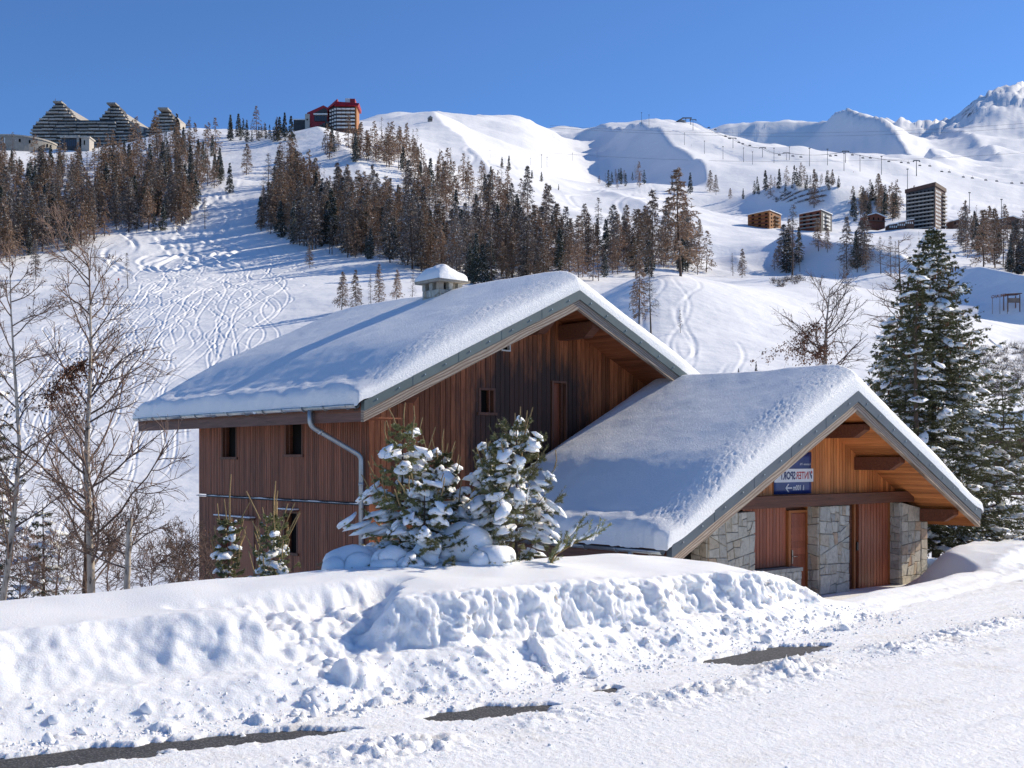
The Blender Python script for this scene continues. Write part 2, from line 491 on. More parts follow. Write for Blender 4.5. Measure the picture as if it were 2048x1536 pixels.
_YM = np.exp(np.linspace(math.log(55), math.log(7000), 900))
def hit(px, py, ymin=55.0):
    """where the line of sight of a photo point meets the hillside"""
    px = np.atleast_1d(np.asarray(px, float)); py = np.atleast_1d(np.asarray(py, float))
    out = np.zeros((len(px), 3))
    for i in range(0, len(px), 200):
        p = px[i:i + 200, None]; q = py[i:i + 200, None]
        Y = np.broadcast_to(_YM, (len(p), len(_YM)))
        x = (p - 1024) / FPX * Y
        z = height(x, Y)
        ok = (HY - (z - CAMH) * FPX / Y <= q) & (Y > ymin)
        j = ok.argmax(1)
        j = np.where(ok.any(1), j, len(_YM) - 1)
        yy = _YM[j]; xx = (px[i:i + 200] - 1024) / FPX * yy
        out[i:i + 200] = np.stack([xx, yy, height(xx, yy)], 1)
    return out

def roadab(x, y):
    return x * 0.824 + y * 0.566, -x * 0.566 + y * 0.824

def tracks_height(x, Y):
    """ski tracks pressed into the slope"""
    r = np.random.default_rng(21)
    dz = np.zeros(x.shape)
    def groove(xc, w, dep, m):
        d = x - xc
        return m * (-dep * np.exp(-(d / w) ** 2) + dep * 0.55 * np.exp(-((d + w * 1.9) / (w * 0.8)) ** 2) + dep * 0.3 * np.exp(-((d - w * 1.8) / (w * 0.8)) ** 2))
    for i in range(78):
        a = r.uniform(0, 1); b = np.clip(a + r.normal(0, 0.22), -0.35, 1.1)
        y1 = r.uniform(330, 440) if i % 4 else r.uniform(180, 300); y0 = r.uniform(70, 250)
        xt = -132 + 56 * a; xb = -80 + 48 * b
        amp = r.uniform(1.6, 4.2); wl = r.uniform(34, 62); ph = r.uniform(0, 7)
        mod = r.uniform(30, 90)
        t = (Y - 75) / (420 - 75)
        xc = xb + (xt - xb) * t + amp * (0.45 + 0.55 * t) * np.sin(2 * np.pi * Y / wl * (1 + 0.15 * np.sin(Y / mod)) + ph) + 3 * np.sin(Y / 60 + ph * 2)
        m = sst(y0, y0 + 8, Y) * (1 - sst(y1 - 8, y1, Y))
        dz += groove(xc, 0.08 + 0.0006 * Y, 0.03 + 0.0003 * Y, m)
    for i in range(9):                      # the knoll behind the annex
        a = r.uniform(0, 1)
        xc0 = 14 + 26 * a; sl = r.uniform(0.05, 0.22)
        amp = r.uniform(0.8, 2.2); wl = r.uniform(34, 60); ph = r.uniform(0, 7)
        y0 = r.uniform(70, 120); y1 = r.uniform(150, 226)
        xc = xc0 * 0.6 + sl * (Y - 90) + amp * np.sin(2 * np.pi * Y / wl + ph)
        m = sst(y0, y0 + 6, Y) * (1 - sst(y1 - 6, y1, Y))
        dz += groove(xc, 0.11 + 0.0010 * Y, 0.08, m)
    for i in range(16):                      # the piste between the woods
        a = r.uniform(0, 1)
        xc = (-95 - 48 * (1 - a)) + (Y - 400) * -0.28 * r.uniform(0.7, 1.2) + 4 * np.sin(Y / r.uniform(7, 14) + a * 6)
        m = sst(390, 410, Y) * (1 - sst(560, 600, Y))
        dz += groove(xc, 0.9, 0.35, m)
    for i in range(12):
        xc = r.uniform(-40, 560) + (Y - 900) * r.uniform(-0.2, 0.3) + 9 * np.sin(Y / r.uniform(22, 50) + i)
        m = sst(620, 700, Y) * (1 - sst(1300, 1500, Y))
        dz += groove(xc, 1.6, 0.5, m)
    pis = sst(300, 360, Y) * (1 - sst(560, 640, Y)) * np.exp(-((x - (-110 - 0.25 * (Y - 400))) / 26) ** 2)
    dz += pis * 0.2 * pn(x / 3.2, Y / 4.5, 31)
    return dz

def build_terrain():
    us = np.concatenate([np.arange(-800, -60, 14.0), np.arange(-60, 640, 1.9), np.arange(640, 2110, 3.2), np.arange(2110, 2900, 14.0)])
    Ys = np.concatenate([np.geomspace(15, 70, 40, False), np.linspace(70, 100, 30, False), np.linspace(100, 440, 420, False), np.geomspace(440, 1000, 125, False), np.geomspace(1000, 8400, 130)])
    U, Y = np.meshgrid(us, Ys)
    X = (U - 1024) / FPX * Y
    Z = height(X, Y) + tracks_height(X, Y)
    a, b = roadab(X, Y)
    Z = Z - 0.7 * (1 - sst(27, 33, b)) * (1 - sst(36, 44, Y))
    nr, nc = U.shape
    V = np.stack([X, Y, Z], -1).reshape(-1, 3)
    i = np.arange(nr - 1)[:, None] * nc + np.arange(nc - 1)[None, :]
    F = np.stack([i, i + 1, i + nc + 1, i + nc], -1).reshape(-1, 4)
    me = mesh_np('mountainside', V, F, mats=[mountain_mat()], smooth=True)
    o = link('mountainside', me)
    tag(o, kind='structure')
    return o

def mountain_mat():
    m, nt, bs = nodes_of('mountain_snow')
    v = coords(nt)
    geo = nt.nodes.new('ShaderNodeNewGeometry')
    sep = nt.nodes.new('ShaderNodeSeparateXYZ'); nt.links.new(geo.outputs['Normal'], sep.inputs[0])
    sp = nt.nodes.new('ShaderNodeSeparateXYZ'); nt.links.new(geo.outputs['Position'], sp.inputs[0])
    # bare rock where it is too steep for snow to lie, far peaks only
    f = noise(nt, v, 0.02, 8, 0.68)
    st = nn(nt, 'ShaderNodeMapRange'); st.inputs['From Min'].default_value = 0.86; st.inputs['From Max'].default_value = 0.66
    nt.links.new(sep.outputs[2], st.inputs[0])
    fy = nn(nt, 'ShaderNodeMapRange'); fy.inputs['From Min'].default_value = 3000; fy.inputs['From Max'].default_value = 3900
    nt.links.new(sp.outputs[1], fy.inputs[0])
    fx = nn(nt, 'ShaderNodeMapRange'); fx.inputs['From Min'].default_value = 1250; fx.inputs['From Max'].default_value = 1600
    nt.links.new(sp.outputs[0], fx.inputs[0])
    m0 = nn(nt, 'ShaderNodeMath', operation='MULTIPLY'); nt.links.new(fx.outputs[0], m0.inputs[0]); nt.links.new(fy.outputs[0], m0.inputs[1])
    mu = nn(nt, 'ShaderNodeMath', operation='MULTIPLY'); nt.links.new(st.outputs[0], mu.inputs[0]); nt.links.new(m0.outputs[0], mu.inputs[1])
    ad = nn(nt, 'ShaderNodeMath', operation='MULTIPLY'); nt.links.new(mu.outputs[0], ad.inputs[0])
    nt.links.new(ramp(nt, f, [(0.47, (0, 0, 0)), (0.60, (1, 1, 1))]), ad.inputs[1])
    c = mixc(nt, ad.outputs[0], (0.88, 0.88, 0.885), (0.11, 0.10, 0.10))
    nt.links.new(c, bs.inputs['Base Color'])
    bs.inputs['Roughness'].default_value = 0.6; bs.inputs['Specular IOR Level'].default_value = 0.2
    nb = bump(nt, bs, noise(nt, v, 0.35, 5, 0.6), 0.22)
    nb = bump(nt, bs, noise(nt, v, 0.035, 4, 0.55), 1.6, 1.0, nb)
    return m

build_terrain()

# ------------------------------------------------------------------ road, packed snow and the ploughed bank
BBX = [-30, 0, 3.4, 7, 10, 12, 14.3, 17, 23.6, 30, 60]
BBY = [11.0, 10.95, 10.8, 10.35, 10.75, 11.0, 11.5, 12.3, 14.0, 16, 26]
def bank_base(a): return np.interp(a, BBX, BBY)
HBX = [-30, 0, 2.5, 5.0, 7.3, 9.8, 12, 13.2, 13.9, 14.6, 15.4, 19, 22.4, 23.6, 25.0, 27, 60]
HBY = [0.90, 0.88, 0.90, 0.98, 1.08, 1.04, 0.95, 0.86, 0.70, 0.32, 0.16, 0.13, 0.15, 0.42, 0.58, 0.40, 0.3]
PATCH = [([(-80, 1541), (0, 1532), (100, 1524), (230, 1509), (330, 1496), (430, 1490), (560, 1474), (640, 1468), (725, 1463)], [.30, .32, .34, .32, .24, .30, .26, .2, .02]),
         ([(845, 1443), (900, 1436), (980, 1428), (1060, 1420), (1110, 1413)], [.06, .30, .33, .30, .06]),
         ([(1168, 1387), (1205, 1384), (1245, 1380)], [.04, .20, .05]),
         ([(1400, 1332), (1450, 1327), (1490, 1325), (1540, 1311), (1600, 1300), (1665, 1293)], [.06, .34, .44, .38, .34, .05])]
def ground_pt(px, py, z=0.0):
    Y = (CAMH - z) * FPX / (py - HY); return (px - 1024) / FPX * Y, Y

def near_height(A, B):
    X = A * 0.824 - B * 0.566; Y = A * 0.566 + B * 0.824
    wob = (0.07 + 0.07 * sst(5, 7, A)) * fbm(A / 1.3, B / 1.3 + 9, 3, seed=40)
    e = B - bank_base(A) + wob
    hb = np.interp(A, HBX, HBY)
    hb = hb * (1 + 0.05 * pn(A / 1.7, B * 0 + 3.3, 41))
    wf = np.interp(A, [-5, 3.5, 4.8, 6.5, 14, 30], [1.15, 1.05, 0.8, 0.36, 0.34, 0.5])
    toe_w = np.interp(A, [-5, 4.5, 6.5, 13, 16, 30], [0.75, 0.75, 0.85, 0.7, 0.3, 0.4])
    toe_h = np.interp(A, [-5, 4.5, 6.5, 13, 16, 30], [0.30, 0.32, 0.36, 0.36, 0.5, 0.4])
    # notched top edge of the cut face
    notch = (0.07 + 0.13 * sst(5.5, 7.5, A)) * pn(A / 1.3, A * 0 + 1.7, 43) + 0.06 * fbm(A / 0.45, B / 0.5, 3, 0.55, seed=42)
    ef = e - toe_w - notch * sst(0.5, 1.2, hb / 0.7)
    prof = toe_h * sst(0, 1, e / toe_w) ** 1.1
    prof = prof + (0.90 - toe_h) * sst(0, 1, ef / wf)
    prof = prof + 0.10 * sst(0, 1.6, e - toe_w - wf)
    z = hb * prof
    # chute dug through the bank
    r_edge = 5.75 + 0.75 * np.clip(B - 11.0, -0.3, 2) + 0.12 * pn(B / 0.3, A * 0, 45)
    l_edge = 4.86 + 0.07 * pn(B / 0.25, A * 0 + 4, 46) - 0.75 * sst(12.1, 13.0, B)
    g = sst(l_edge - 0.05, l_edge + 0.10, A) * (1 - sst(r_edge - 0.35, r_edge + 0.15, A)) * (1 - sst(12.5, 13.15, B))
    z = z * (1 - g) + g * np.minimum(z, 0.20 + 0.50 * sst(10.7, 12.7, B) + 0.10 * fbm(A / 0.3, B / 0.3, 3, seed=47))
    # overhanging hollow under the right-hand lip
    und = sst(7.6, 8.2, A) * (1 - sst(12.4, 13.2, A))
    # drop behind the crest to the land below
    hz = height(X, np.maximum(Y, 14.2))
    back = sst(3.3, 6.5, B - bank_base(A)) * (1 - sst(14, 16, A)) + sst(0.9 + 1.2 * sst(22.4, 23.6, A), 1.9 + 1.6 * sst(22.4, 23.6, A), B - bank_base(A)) * sst(14, 16, A)
    top = z * (1 - back) + hz * back
    # smooth wind-packed swells on top
    top = top + sst(1.2, 2.0, e) * (0.055 * fbm(A / 1.9, B / 1.5, 2, seed=50)) * (1 - back)
    steep = sst(-0.05, 0.05, ef) * (1 - sst(wf * 0.9, wf * 1.1, ef)) if False else np.clip(ef / wf, 0, 1) * np.clip(1 - ef / wf, 0, 1) * 4
    rough_m = (0.6 + 0.4 * sst(4.6, 5.6, A)) * (1 - 0.75 * steep) * sst(-0.1, 0.35, e) * (1 - sst(0.1, 0.45, ef - wf * 0.8)) * np.clip(hb / 0.5, 0.35, 1)
    top = top + rough_m * (0.022 * fbm(A / 0.34, B / 0.30, 4, 0.6, seed=51) + 0.012 * np.abs(fbm(A / 0.09, B / 0.09, 3, seed=52)))
    top = top + sst(15, 18, A) * 0.09 * sst(0.3, 1.6, e) * fbm(A / 2.2, B / 1.6, 2, seed=53) * (1 - back)
    # packed snow on the road
    road = 0.036 + 0.012 * fbm(A / 2.6, B / 0.28, 4, 0.55, seed=54) + 0.010 * np.abs(pn(A / 0.09, B / 0.07, 55)) + 0.006 * pn(A / 0.035, B / 0.035, 56)
    wr = np.interp(A, [-20, 5.1, 9.6, 16.8, 40], [8.4, 8.78, 9.2, 10.23, 15.5])
    dw = B - wr
    dw = dw + 0.12 * pn(A / 0.8, A * 0 + 7.7, 48); wamp = np.clip(0.75 + 0.9 * fbm(A / 1.4, A * 0 + 2.2, 2, seed=49), 0.1, 1.5)
    wind = wamp * np.exp(-(dw / (0.20 + 0.12 * wamp)) ** 2)
    road = road + wind * (0.06 + 0.055 * fbm(A / 0.16, B / 0.12, 3, 0.6, seed=57) + 0.03 * pn(A / 0.6, B / 0.4, 58))
    road = road + 0.02 * np.exp(-((dw + 0.5) / 0.4) ** 2) * np.abs(pn(A / 0.1, B / 0.09, 59))
    # bare strips where the wheels have worn through to the tarmac
    pm = np.zeros(A.shape)
    jit = 0.10 * fbm(A / 0.35, B / 0.22, 4, 0.6, seed=60) + 0.03 * pn(A / 0.05, B / 0.05, 61)
    for pts, ws in PATCH:
        Q = [roadab(*ground_pt(*p)) for p in pts]
        qa = [q[0] for q in Q]; qb = [q[1] for q in Q]
        c = np.interp(A, qa, qb); w = np.interp(A, qa, ws, left=-1, right=-1)
        pm = np.maximum(pm, sst(-0.02, 0.06, w + jit - np.abs(B - c)) * (w > -0.5))
    road = road * (1 - pm) - 0.03 * pm
    z = np.where(e > -0.12, np.maximum(road, 0) * (1 - sst(-0.12, 0.2, e)) + sst(-0.12, 0.2, e) * (top + 0.03), road)
    return X, Y, z, e, hb, back

def chunks(A1, B1, Z):
    """fallen lumps of snow, pushed up out of the surface"""
    r = np.random.default_rng(77)
    spots = []
    for i in range(800):
        a = r.uniform(0.2, 15.0) if i % 3 else r.normal(6.5, 1.6); e = r.choice([r.normal(0.2, 0.22), r.uniform(-0.5, 0.6)])
        s = 0.014 + 0.085 * r.beta(1, 5.5)
        spots.append((a, float(bank_base(a)) + e, s, s * r.uniform(0.5, 1.0)))
    for i in range(230):
        a = r.uniform(2, 24)
        wb = float(np.interp(a, [-20, 5.1, 9.6, 16.8, 40], [8.4, 8.78, 9.2, 10.23, 15.5]))
        s = 0.012 + 0.05 * r.beta(1, 3.5)
        spots.append((a, wb + r.normal(0, 0.34), s, s * r.uniform(0.4, 0.9)))
    for i in range(260):
        a = r.uniform(15, 26); s = 0.02 + 0.06 * r.beta(1, 3)
        spots.append((a, float(bank_base(a)) + r.normal(0.1, 0.3), s, s * 0.8))
    # the big tumbled blocks in and beside the chute
    for p, s, h in (((705, 1390, .05), 0.27, 0.32), ((640, 1420, 0), 0.2, 0.16), ((760, 1395, .1), 0.15, 0.16), ((830, 1400, .05), 0.13, 0.14), ((690, 1425, 0), 0.09, 0.12),
                    ((1080, 1300, .30), 0.20, 0.30), ((1185, 1335, .1), 0.10, 0.18), ((1130, 1350, .1), 0.13, 0.15), ((970, 1360, .05), 0.12, 0.15), ((520, 1440, .05), 0.14, 0.14), ((330, 1455, .05), 0.17, 0.13), ((1300, 1310, .05), 0.11, 0.12), ((600, 1450, 0), 0.1, 0.1)):
        gx, gy = ground_pt(*p); a, b = roadab(gx, gy)
        spots.append((a, b, s, h))
    for a, b, s, h in spots:
        i0, i1 = np.searchsorted(A1, [a - 1.5 * s, a + 1.5 * s]); j0, j1 = np.searchsorted(B1, [b - 1.5 * s, b + 1.5 * s])
        if i1 - i0 < 2 or j1 - j0 < 2: continue
        AA, BB = np.meshgrid(A1[i0:i1], B1[j0:j1])
        th = r.uniform(0, 3.14); q = r.uniform(0.6, 1.0)
        da = (AA - a) * math.cos(th) + (BB - b) * math.sin(th); db = (-(AA - a) * math.sin(th) + (BB - b) * math.cos(th)) / q
        rr = np.maximum(np.abs(da) * 0.9, np.hypot(da, db)) / s
        rr = rr * (1 + 0.22 * pn(AA / (0.55 * s) + a * 9, BB / (0.55 * s), 66))
        bumpz = 0.8 * h * np.sqrt(np.clip(1 - rr ** 2.4, 0, 1)) * (1 + 0.2 * pn(AA / (0.35 * s), BB / (0.35 * s) + b * 5, 67))
        sub = Z[j0:j1, i0:i1]
        Z[j0:j1, i0:i1] = sub + np.maximum(0, bumpz - 0.25 * h * (rr < 1))
    return Z

NEAR = {}
def build_near():
    a1 = np.concatenate([np.arange(-30, -0.6, 0.6), np.arange(-0.6, 16, 0.0275), np.arange(16, 27, 0.05), np.arange(27, 62, 0.8)])
    b1 = np.concatenate([np.arange(-16, 4.4, 0.8), np.arange(4.4, 9.6, 0.036), np.arange(9.6, 12.6, 0.02), np.arange(12.6, 16.5, 0.055), np.arange(16.5, 40, 0.5)])
    A, B = np.meshgrid(a1, b1)
    X, Y, Z, e, hb, back = near_height(A, B)
    Z = chunks(a1, b1, Z)
    # break up the cut face sideways so that it bulges and undercuts a little
    gz = np.gradient(Z, b1, axis=0)
    face = np.clip(gz / 1.6, 0, 1) * (e > 0.2) * (back < 0.1)
    sh = face * (0.3 + 0.6 * sst(5, 7, A)) * (0.085 * fbm(A / 0.26, Z / 0.15 + 3, 4, 0.6, seed=71) + 0.035 * pn(A / 0.07, Z / 0.06, 72))
    B2 = B + sh
    X = A * 0.824 - B2 * 0.566; Y = A * 0.566 + B2 * 0.824
    far_edge = sst(36, 39, B)
    Z = Z - far_edge * 1.2
    NEAR['a'], NEAR['b'], NEAR['P'] = a1, b1, np.stack([X, Y, Z], -1)
    nr, nc = A.shape
    V = np.stack([X, Y, Z], -1).reshape(-1, 3)
    i = np.arange(nr - 1)[:, None] * nc + np.arange(nc - 1)[None, :]
    F = np.stack([i, i + 1, i + nc + 1, i + nc], -1).reshape(-1, 4)
    mi = ((e[:-1, :-1] < 0.05) & True).astype(np.int32).ravel()
    me = mesh_np('packed_snow', V, F, mats=[MAT['snow_near'], MAT['snow_road']], mi=mi, smooth=True)
    tag(link('snow_ground', me), kind='structure')
    # tarmac under the snow
    m = MB()
    pa = [(-30, -16), (62, -16), (62, 12), (14, 11.2), (-30, 11.2)]
    m.add([(a * 0.824 - b * 0.566, a * 0.566 + b * 0.824, 0.0) for a, b in pa], [(0, 1, 2, 3, 4)])
    tag(m.build('road', MAT['asphalt']), kind='structure')
build_near()

def crumbs():
    """loose crumbs and broken blocks of ploughed snow"""
    r = np.random.default_rng(88)
    bm = bmesh.new(); bmesh.ops.create_icosphere(bm, subdivisions=1, radius=1.0)
    V0 = np.array([v.co[:] for v in bm.verts]); F0 = np.array([[v.index for v in f.verts] for f in bm.faces]); bm.free()
    n1, n2, n3 = 2000, 1500, 70
    a = np.concatenate([r.uniform(0, 15.5, n1), r.uniform(1, 25, n2), r.uniform(0, 15, n3)])
    e = np.concatenate([r.normal(0.05, 0.32, n1), np.zeros(n2), r.normal(0.25, 0.3, n3)])
    b = np.interp(a, BBX, BBY) + e
    wb = np.interp(a, [-20, 5.1, 9.6, 16.8, 40], [8.4, 8.78, 9.2, 10.23, 15.5]) + r.normal(0, 0.3, len(a))
    sl = slice(n1, n1 + n2); b[sl] = wb[sl]
    k = r.uniform(size=len(a)) < 0.12
    k[n1 + n2:] = False
    b[k] = r.uniform(5.5, 10.5, k.sum())
    s = np.concatenate([0.006 + 0.030 * r.beta(1, 4, n1), 0.005 + 0.020 * r.beta(1, 4, n2), 0.03 + 0.07 * r.beta(1, 2.5, n3)])
    s[k] *= 0.5
    ia = np.clip(np.searchsorted(NEAR['a'], a), 0, len(NEAR['a']) - 1); ib = np.clip(np.searchsorted(NEAR['b'], b), 0, len(NEAR['b']) - 1)
    C = NEAR['P'][ib, ia]
    ok = C[:, 2] > -0.02; C = C[ok]; s = s[ok]; n = len(C)
    V = V0[None] * (1 + 0.35 * r.uniform(-1, 1, (n, len(V0), 1))) * r.uniform(0.6, 1.2, (n, 1, 3))
    W = C[:, None] + V * s[:, None, None] + np.array([0, 0, 0.3]) * s[:, None, None]
    F = F0[None] + (np.arange(n) * len(V0))[:, None, None]
    o = link('snow_crumbs', mesh_np('snow_crumbs', W.reshape(-1, 3), None, F.reshape(-1, 3), [MAT['snow']]))
    tag(o, 'loose crumbs of ploughed snow along the bank and the road', 'snow', kind='stuff')
crumbs()

# ------------------------------------------------------------------ the chalet and its annex
RZ = math.radians(40.6)
D2 = np.array([math.cos(RZ), math.sin(RZ)]); D1 = np.array([-math.sin(RZ), math.cos(RZ)])
CH = (0.658, 27.28); AN = (6.49, 25.97)

chalet = empty('chalet', (*CH, 0), RZ, 'large brown wooden chalet with a broad snow-covered gable roof', 'house')
annex = empty('stone_annex', (*AN, 0), RZ, 'low annex with grey stone pillars and wooden doors in front of the chalet', 'house')

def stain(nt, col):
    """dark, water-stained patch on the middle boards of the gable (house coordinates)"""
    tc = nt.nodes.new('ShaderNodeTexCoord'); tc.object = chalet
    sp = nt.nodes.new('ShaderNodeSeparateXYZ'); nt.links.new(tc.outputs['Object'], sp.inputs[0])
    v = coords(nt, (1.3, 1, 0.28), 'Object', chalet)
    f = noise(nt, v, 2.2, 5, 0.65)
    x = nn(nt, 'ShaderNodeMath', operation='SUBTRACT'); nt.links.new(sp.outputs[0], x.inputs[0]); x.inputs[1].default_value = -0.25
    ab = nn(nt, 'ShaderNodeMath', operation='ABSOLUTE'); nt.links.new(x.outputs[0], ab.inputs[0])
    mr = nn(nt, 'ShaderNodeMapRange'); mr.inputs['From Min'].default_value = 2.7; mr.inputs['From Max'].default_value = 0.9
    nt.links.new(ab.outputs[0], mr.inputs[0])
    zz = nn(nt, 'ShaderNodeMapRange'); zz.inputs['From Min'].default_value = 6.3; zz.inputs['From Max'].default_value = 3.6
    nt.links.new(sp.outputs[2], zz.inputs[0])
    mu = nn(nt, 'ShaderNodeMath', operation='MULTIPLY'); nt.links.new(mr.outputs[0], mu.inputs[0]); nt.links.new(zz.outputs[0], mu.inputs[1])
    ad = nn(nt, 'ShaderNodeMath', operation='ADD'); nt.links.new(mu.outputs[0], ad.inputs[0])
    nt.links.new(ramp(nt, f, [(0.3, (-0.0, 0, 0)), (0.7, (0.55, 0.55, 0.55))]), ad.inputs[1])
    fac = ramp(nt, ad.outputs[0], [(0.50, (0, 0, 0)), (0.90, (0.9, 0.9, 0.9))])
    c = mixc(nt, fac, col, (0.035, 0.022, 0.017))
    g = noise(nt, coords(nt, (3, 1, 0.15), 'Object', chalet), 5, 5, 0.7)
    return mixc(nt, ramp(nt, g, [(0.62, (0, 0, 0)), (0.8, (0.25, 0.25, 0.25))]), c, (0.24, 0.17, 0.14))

def weather(nt, col):
    """sun-greyed and darkened streaks over the side boards (house coordinates)"""
    g = noise(nt, coords(nt, (3.0, 3.0, 0.25), 'Object', chalet), 2.6, 6, 0.7)
    c = mixc(nt, ramp(nt, g, [(0.30, (0.75, 0.75, 0.75)), (0.48, (0, 0, 0))]), col, (0.07, 0.035, 0.026))
    g2 = noise(nt, coords(nt, (5.0, 5.0, 0.5), 'Object', chalet), 3.1, 6, 0.75)
    return mixc(nt, ramp(nt, g2, [(0.55, (0, 0, 0)), (0.75, (0.5, 0.5, 0.5))]), c, (0.27, 0.17, 0.13))

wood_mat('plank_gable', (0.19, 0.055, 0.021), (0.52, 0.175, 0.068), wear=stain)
wood_mat('plank_side', (0.185, 0.064, 0.034), (0.35, 0.125, 0.066), rnd=0.28, wear=weather)
wood_mat('plank_annex', (0.48, 0.150, 0.044), (0.75, 0.30, 0.10), rnd=0.30)
wood_mat('soffit_wood', (0.42, 0.140, 0.045), (0.66, 0.27, 0.095), axis='Y', rnd=0.30)
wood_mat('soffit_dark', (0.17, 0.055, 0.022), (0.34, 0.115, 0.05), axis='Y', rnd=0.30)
wood_mat('beam_wood', (0.09, 0.034, 0.02), (0.21, 0.08, 0.044), axis='X', rnd=0.2)
wood_mat('door_wood', (0.24, 0.062, 0.03), (0.40, 0.125, 0.06), axis='Z', rnd=0.15, rough=0.45)
wood_mat('frame_orange', (0.275, 0.090, 0.027), (0.425, 0.150, 0.050), axis='Z', rnd=0.15)
wood_mat('fascia_wood', (0.10, 0.05, 0.038), (0.22, 0.11, 0.08), axis='Y', rnd=0.15)

def rake_mat():
    m, nt, bs = nodes_of('weathered_board')
    v = coords(nt, (0.35, 1, 2.6))
    w = nt.nodes.new('ShaderNodeTexWave'); w.wave_type = 'BANDS'; w.bands_direction = 'Z'
    w.inputs['Scale'].default_value = 2.2; w.inputs['Distortion'].default_value = 9.0; w.inputs['Detail'].default_value = 3; w.inputs['Detail Scale'].default_value = 0.8
    nt.links.new(v, w.inputs['Vector'])
    f = noise(nt, coords(nt, (1, 1, 6)), 4, 6, 0.7)
    c = ramp(nt, w.outputs['Fac'], [(0.0, (0.16, 0.115, 0.085)), (0.35, (0.30, 0.235, 0.185)), (1.0, (0.40, 0.33, 0.27))])
    c = mixc(nt, ramp(nt, f, [(0.4, (0, 0, 0)), (0.7, (0.7, 0.7, 0.7))]), c, (0.24, 0.17, 0.125))
    nt.links.new(c, bs.inputs['Base Color']); bs.inputs['Roughness'].default_value = 0.85
    bump(nt, bs, w.outputs['Fac'], 0.006)
    MAT['weathered_board'] = m
rake_mat()

def plank(parent, s0, s1, l, z0, za, zb, mat, axis='S', th=0.022, r=None):
    """one vertical board; axis S: on a gable plane (faces -l), axis L: on the side wall (faces -s)"""
    d = random.uniform(-0.003, 0.003)
    if axis == 'S':
        p = [(s0, l - th + d, z0), (s1, l - th + d, z0), (s1, l, z0), (s0, l, z0), (s0, l - th + d, za), (s1, l - th + d, zb), (s1, l, zb), (s0, l, za)]
    else:
        p = [(l - th + d, s1, z0), (l - th + d, s0, z0), (l, s0, z0), (l, s1, z0), (l - th + d, s1, zb), (l - th + d, s0, za), (l, s0, za), (l, s1, zb)]
    m = MB().hexa(p)
    return m.build('plank', mat, parent)

def plank_wall(parent, s0, s1, w, l, zbot, ztop, mat, holes=(), axis='S', gap=0.015):
    n = max(1, round((s1 - s0) / w)); w = (s1 - s0) / n
    for i in range(n):
        a = s0 + i * w + gap / 2; b = s0 + (i + 1) * w - gap / 2
        seg = [(zbot, None)]
        cuts = sorted([(h[2], h[3]) for h in holes if h[0] < (a + b) / 2 < h[1]])
        za, zb = ztop(a), ztop(b)
        lo = zbot
        for c0, c1 in cuts:
            if c0 > lo + 0.02: plank(parent, a, b, l, lo, min(c0, za), min(c0, zb), mat, axis)
            lo = c1
        if min(za, zb) > lo + 0.02: plank(parent, a, b, l, lo, za, zb, mat, axis)

def opening(parent, s0, s1, z0, z1, l, axis, kind='window', depth=0.11, fmat='frame_brown', name='window', fw=0.05, pane=True):
    """a recessed window or door: dark reveal, pane, surrounding frame pieces"""
    def bx(m, a0, a1, y0, y1, c0, c1):
        if axis == 'S': m.box(a0, a1, y0, y1, c0, c1)
        else: m.box(y0, y1, a0, a1, c0, c1)
        return m
    w = bx(MB(), s0, s1, l + depth, l + depth + 0.02, z0, z1).build(name, MAT['dark_glass'] if pane else MAT['door_wood'], parent)
    f = MB()
    bx(f, s0 - 0.005, s0 + fw, l - 0.034, l + depth, z0, z1); bx(f, s1 - fw, s1 + 0.005, l - 0.034, l + depth, z0, z1)
    bx(f, s0 + fw, s1 - fw, l - 0.034, l + depth, z1 - fw, z1)
    f.build('frame', MAT['frame_wood'], w)
    bx(MB(), s0 - 0.05, s1 + 0.05, l - 0.06, l + depth, z0 - 0.05, z0 + 0.012).build('sill', MAT['frame_wood'], w)
    # the shutter folded back inside the reveal
    bx(MB(), s1 - fw - 0.10, s1 - fw - 0.06, l + 0.02, l + depth - 0.005, z0 + 0.02, z1 - fw).build('casement', MAT['beam_wood'], w)
    return w
wood_mat('frame_wood', (0.085, 0.037, 0.023), (0.217, 0.093, 0.056), axis='Z', rnd=0.1)

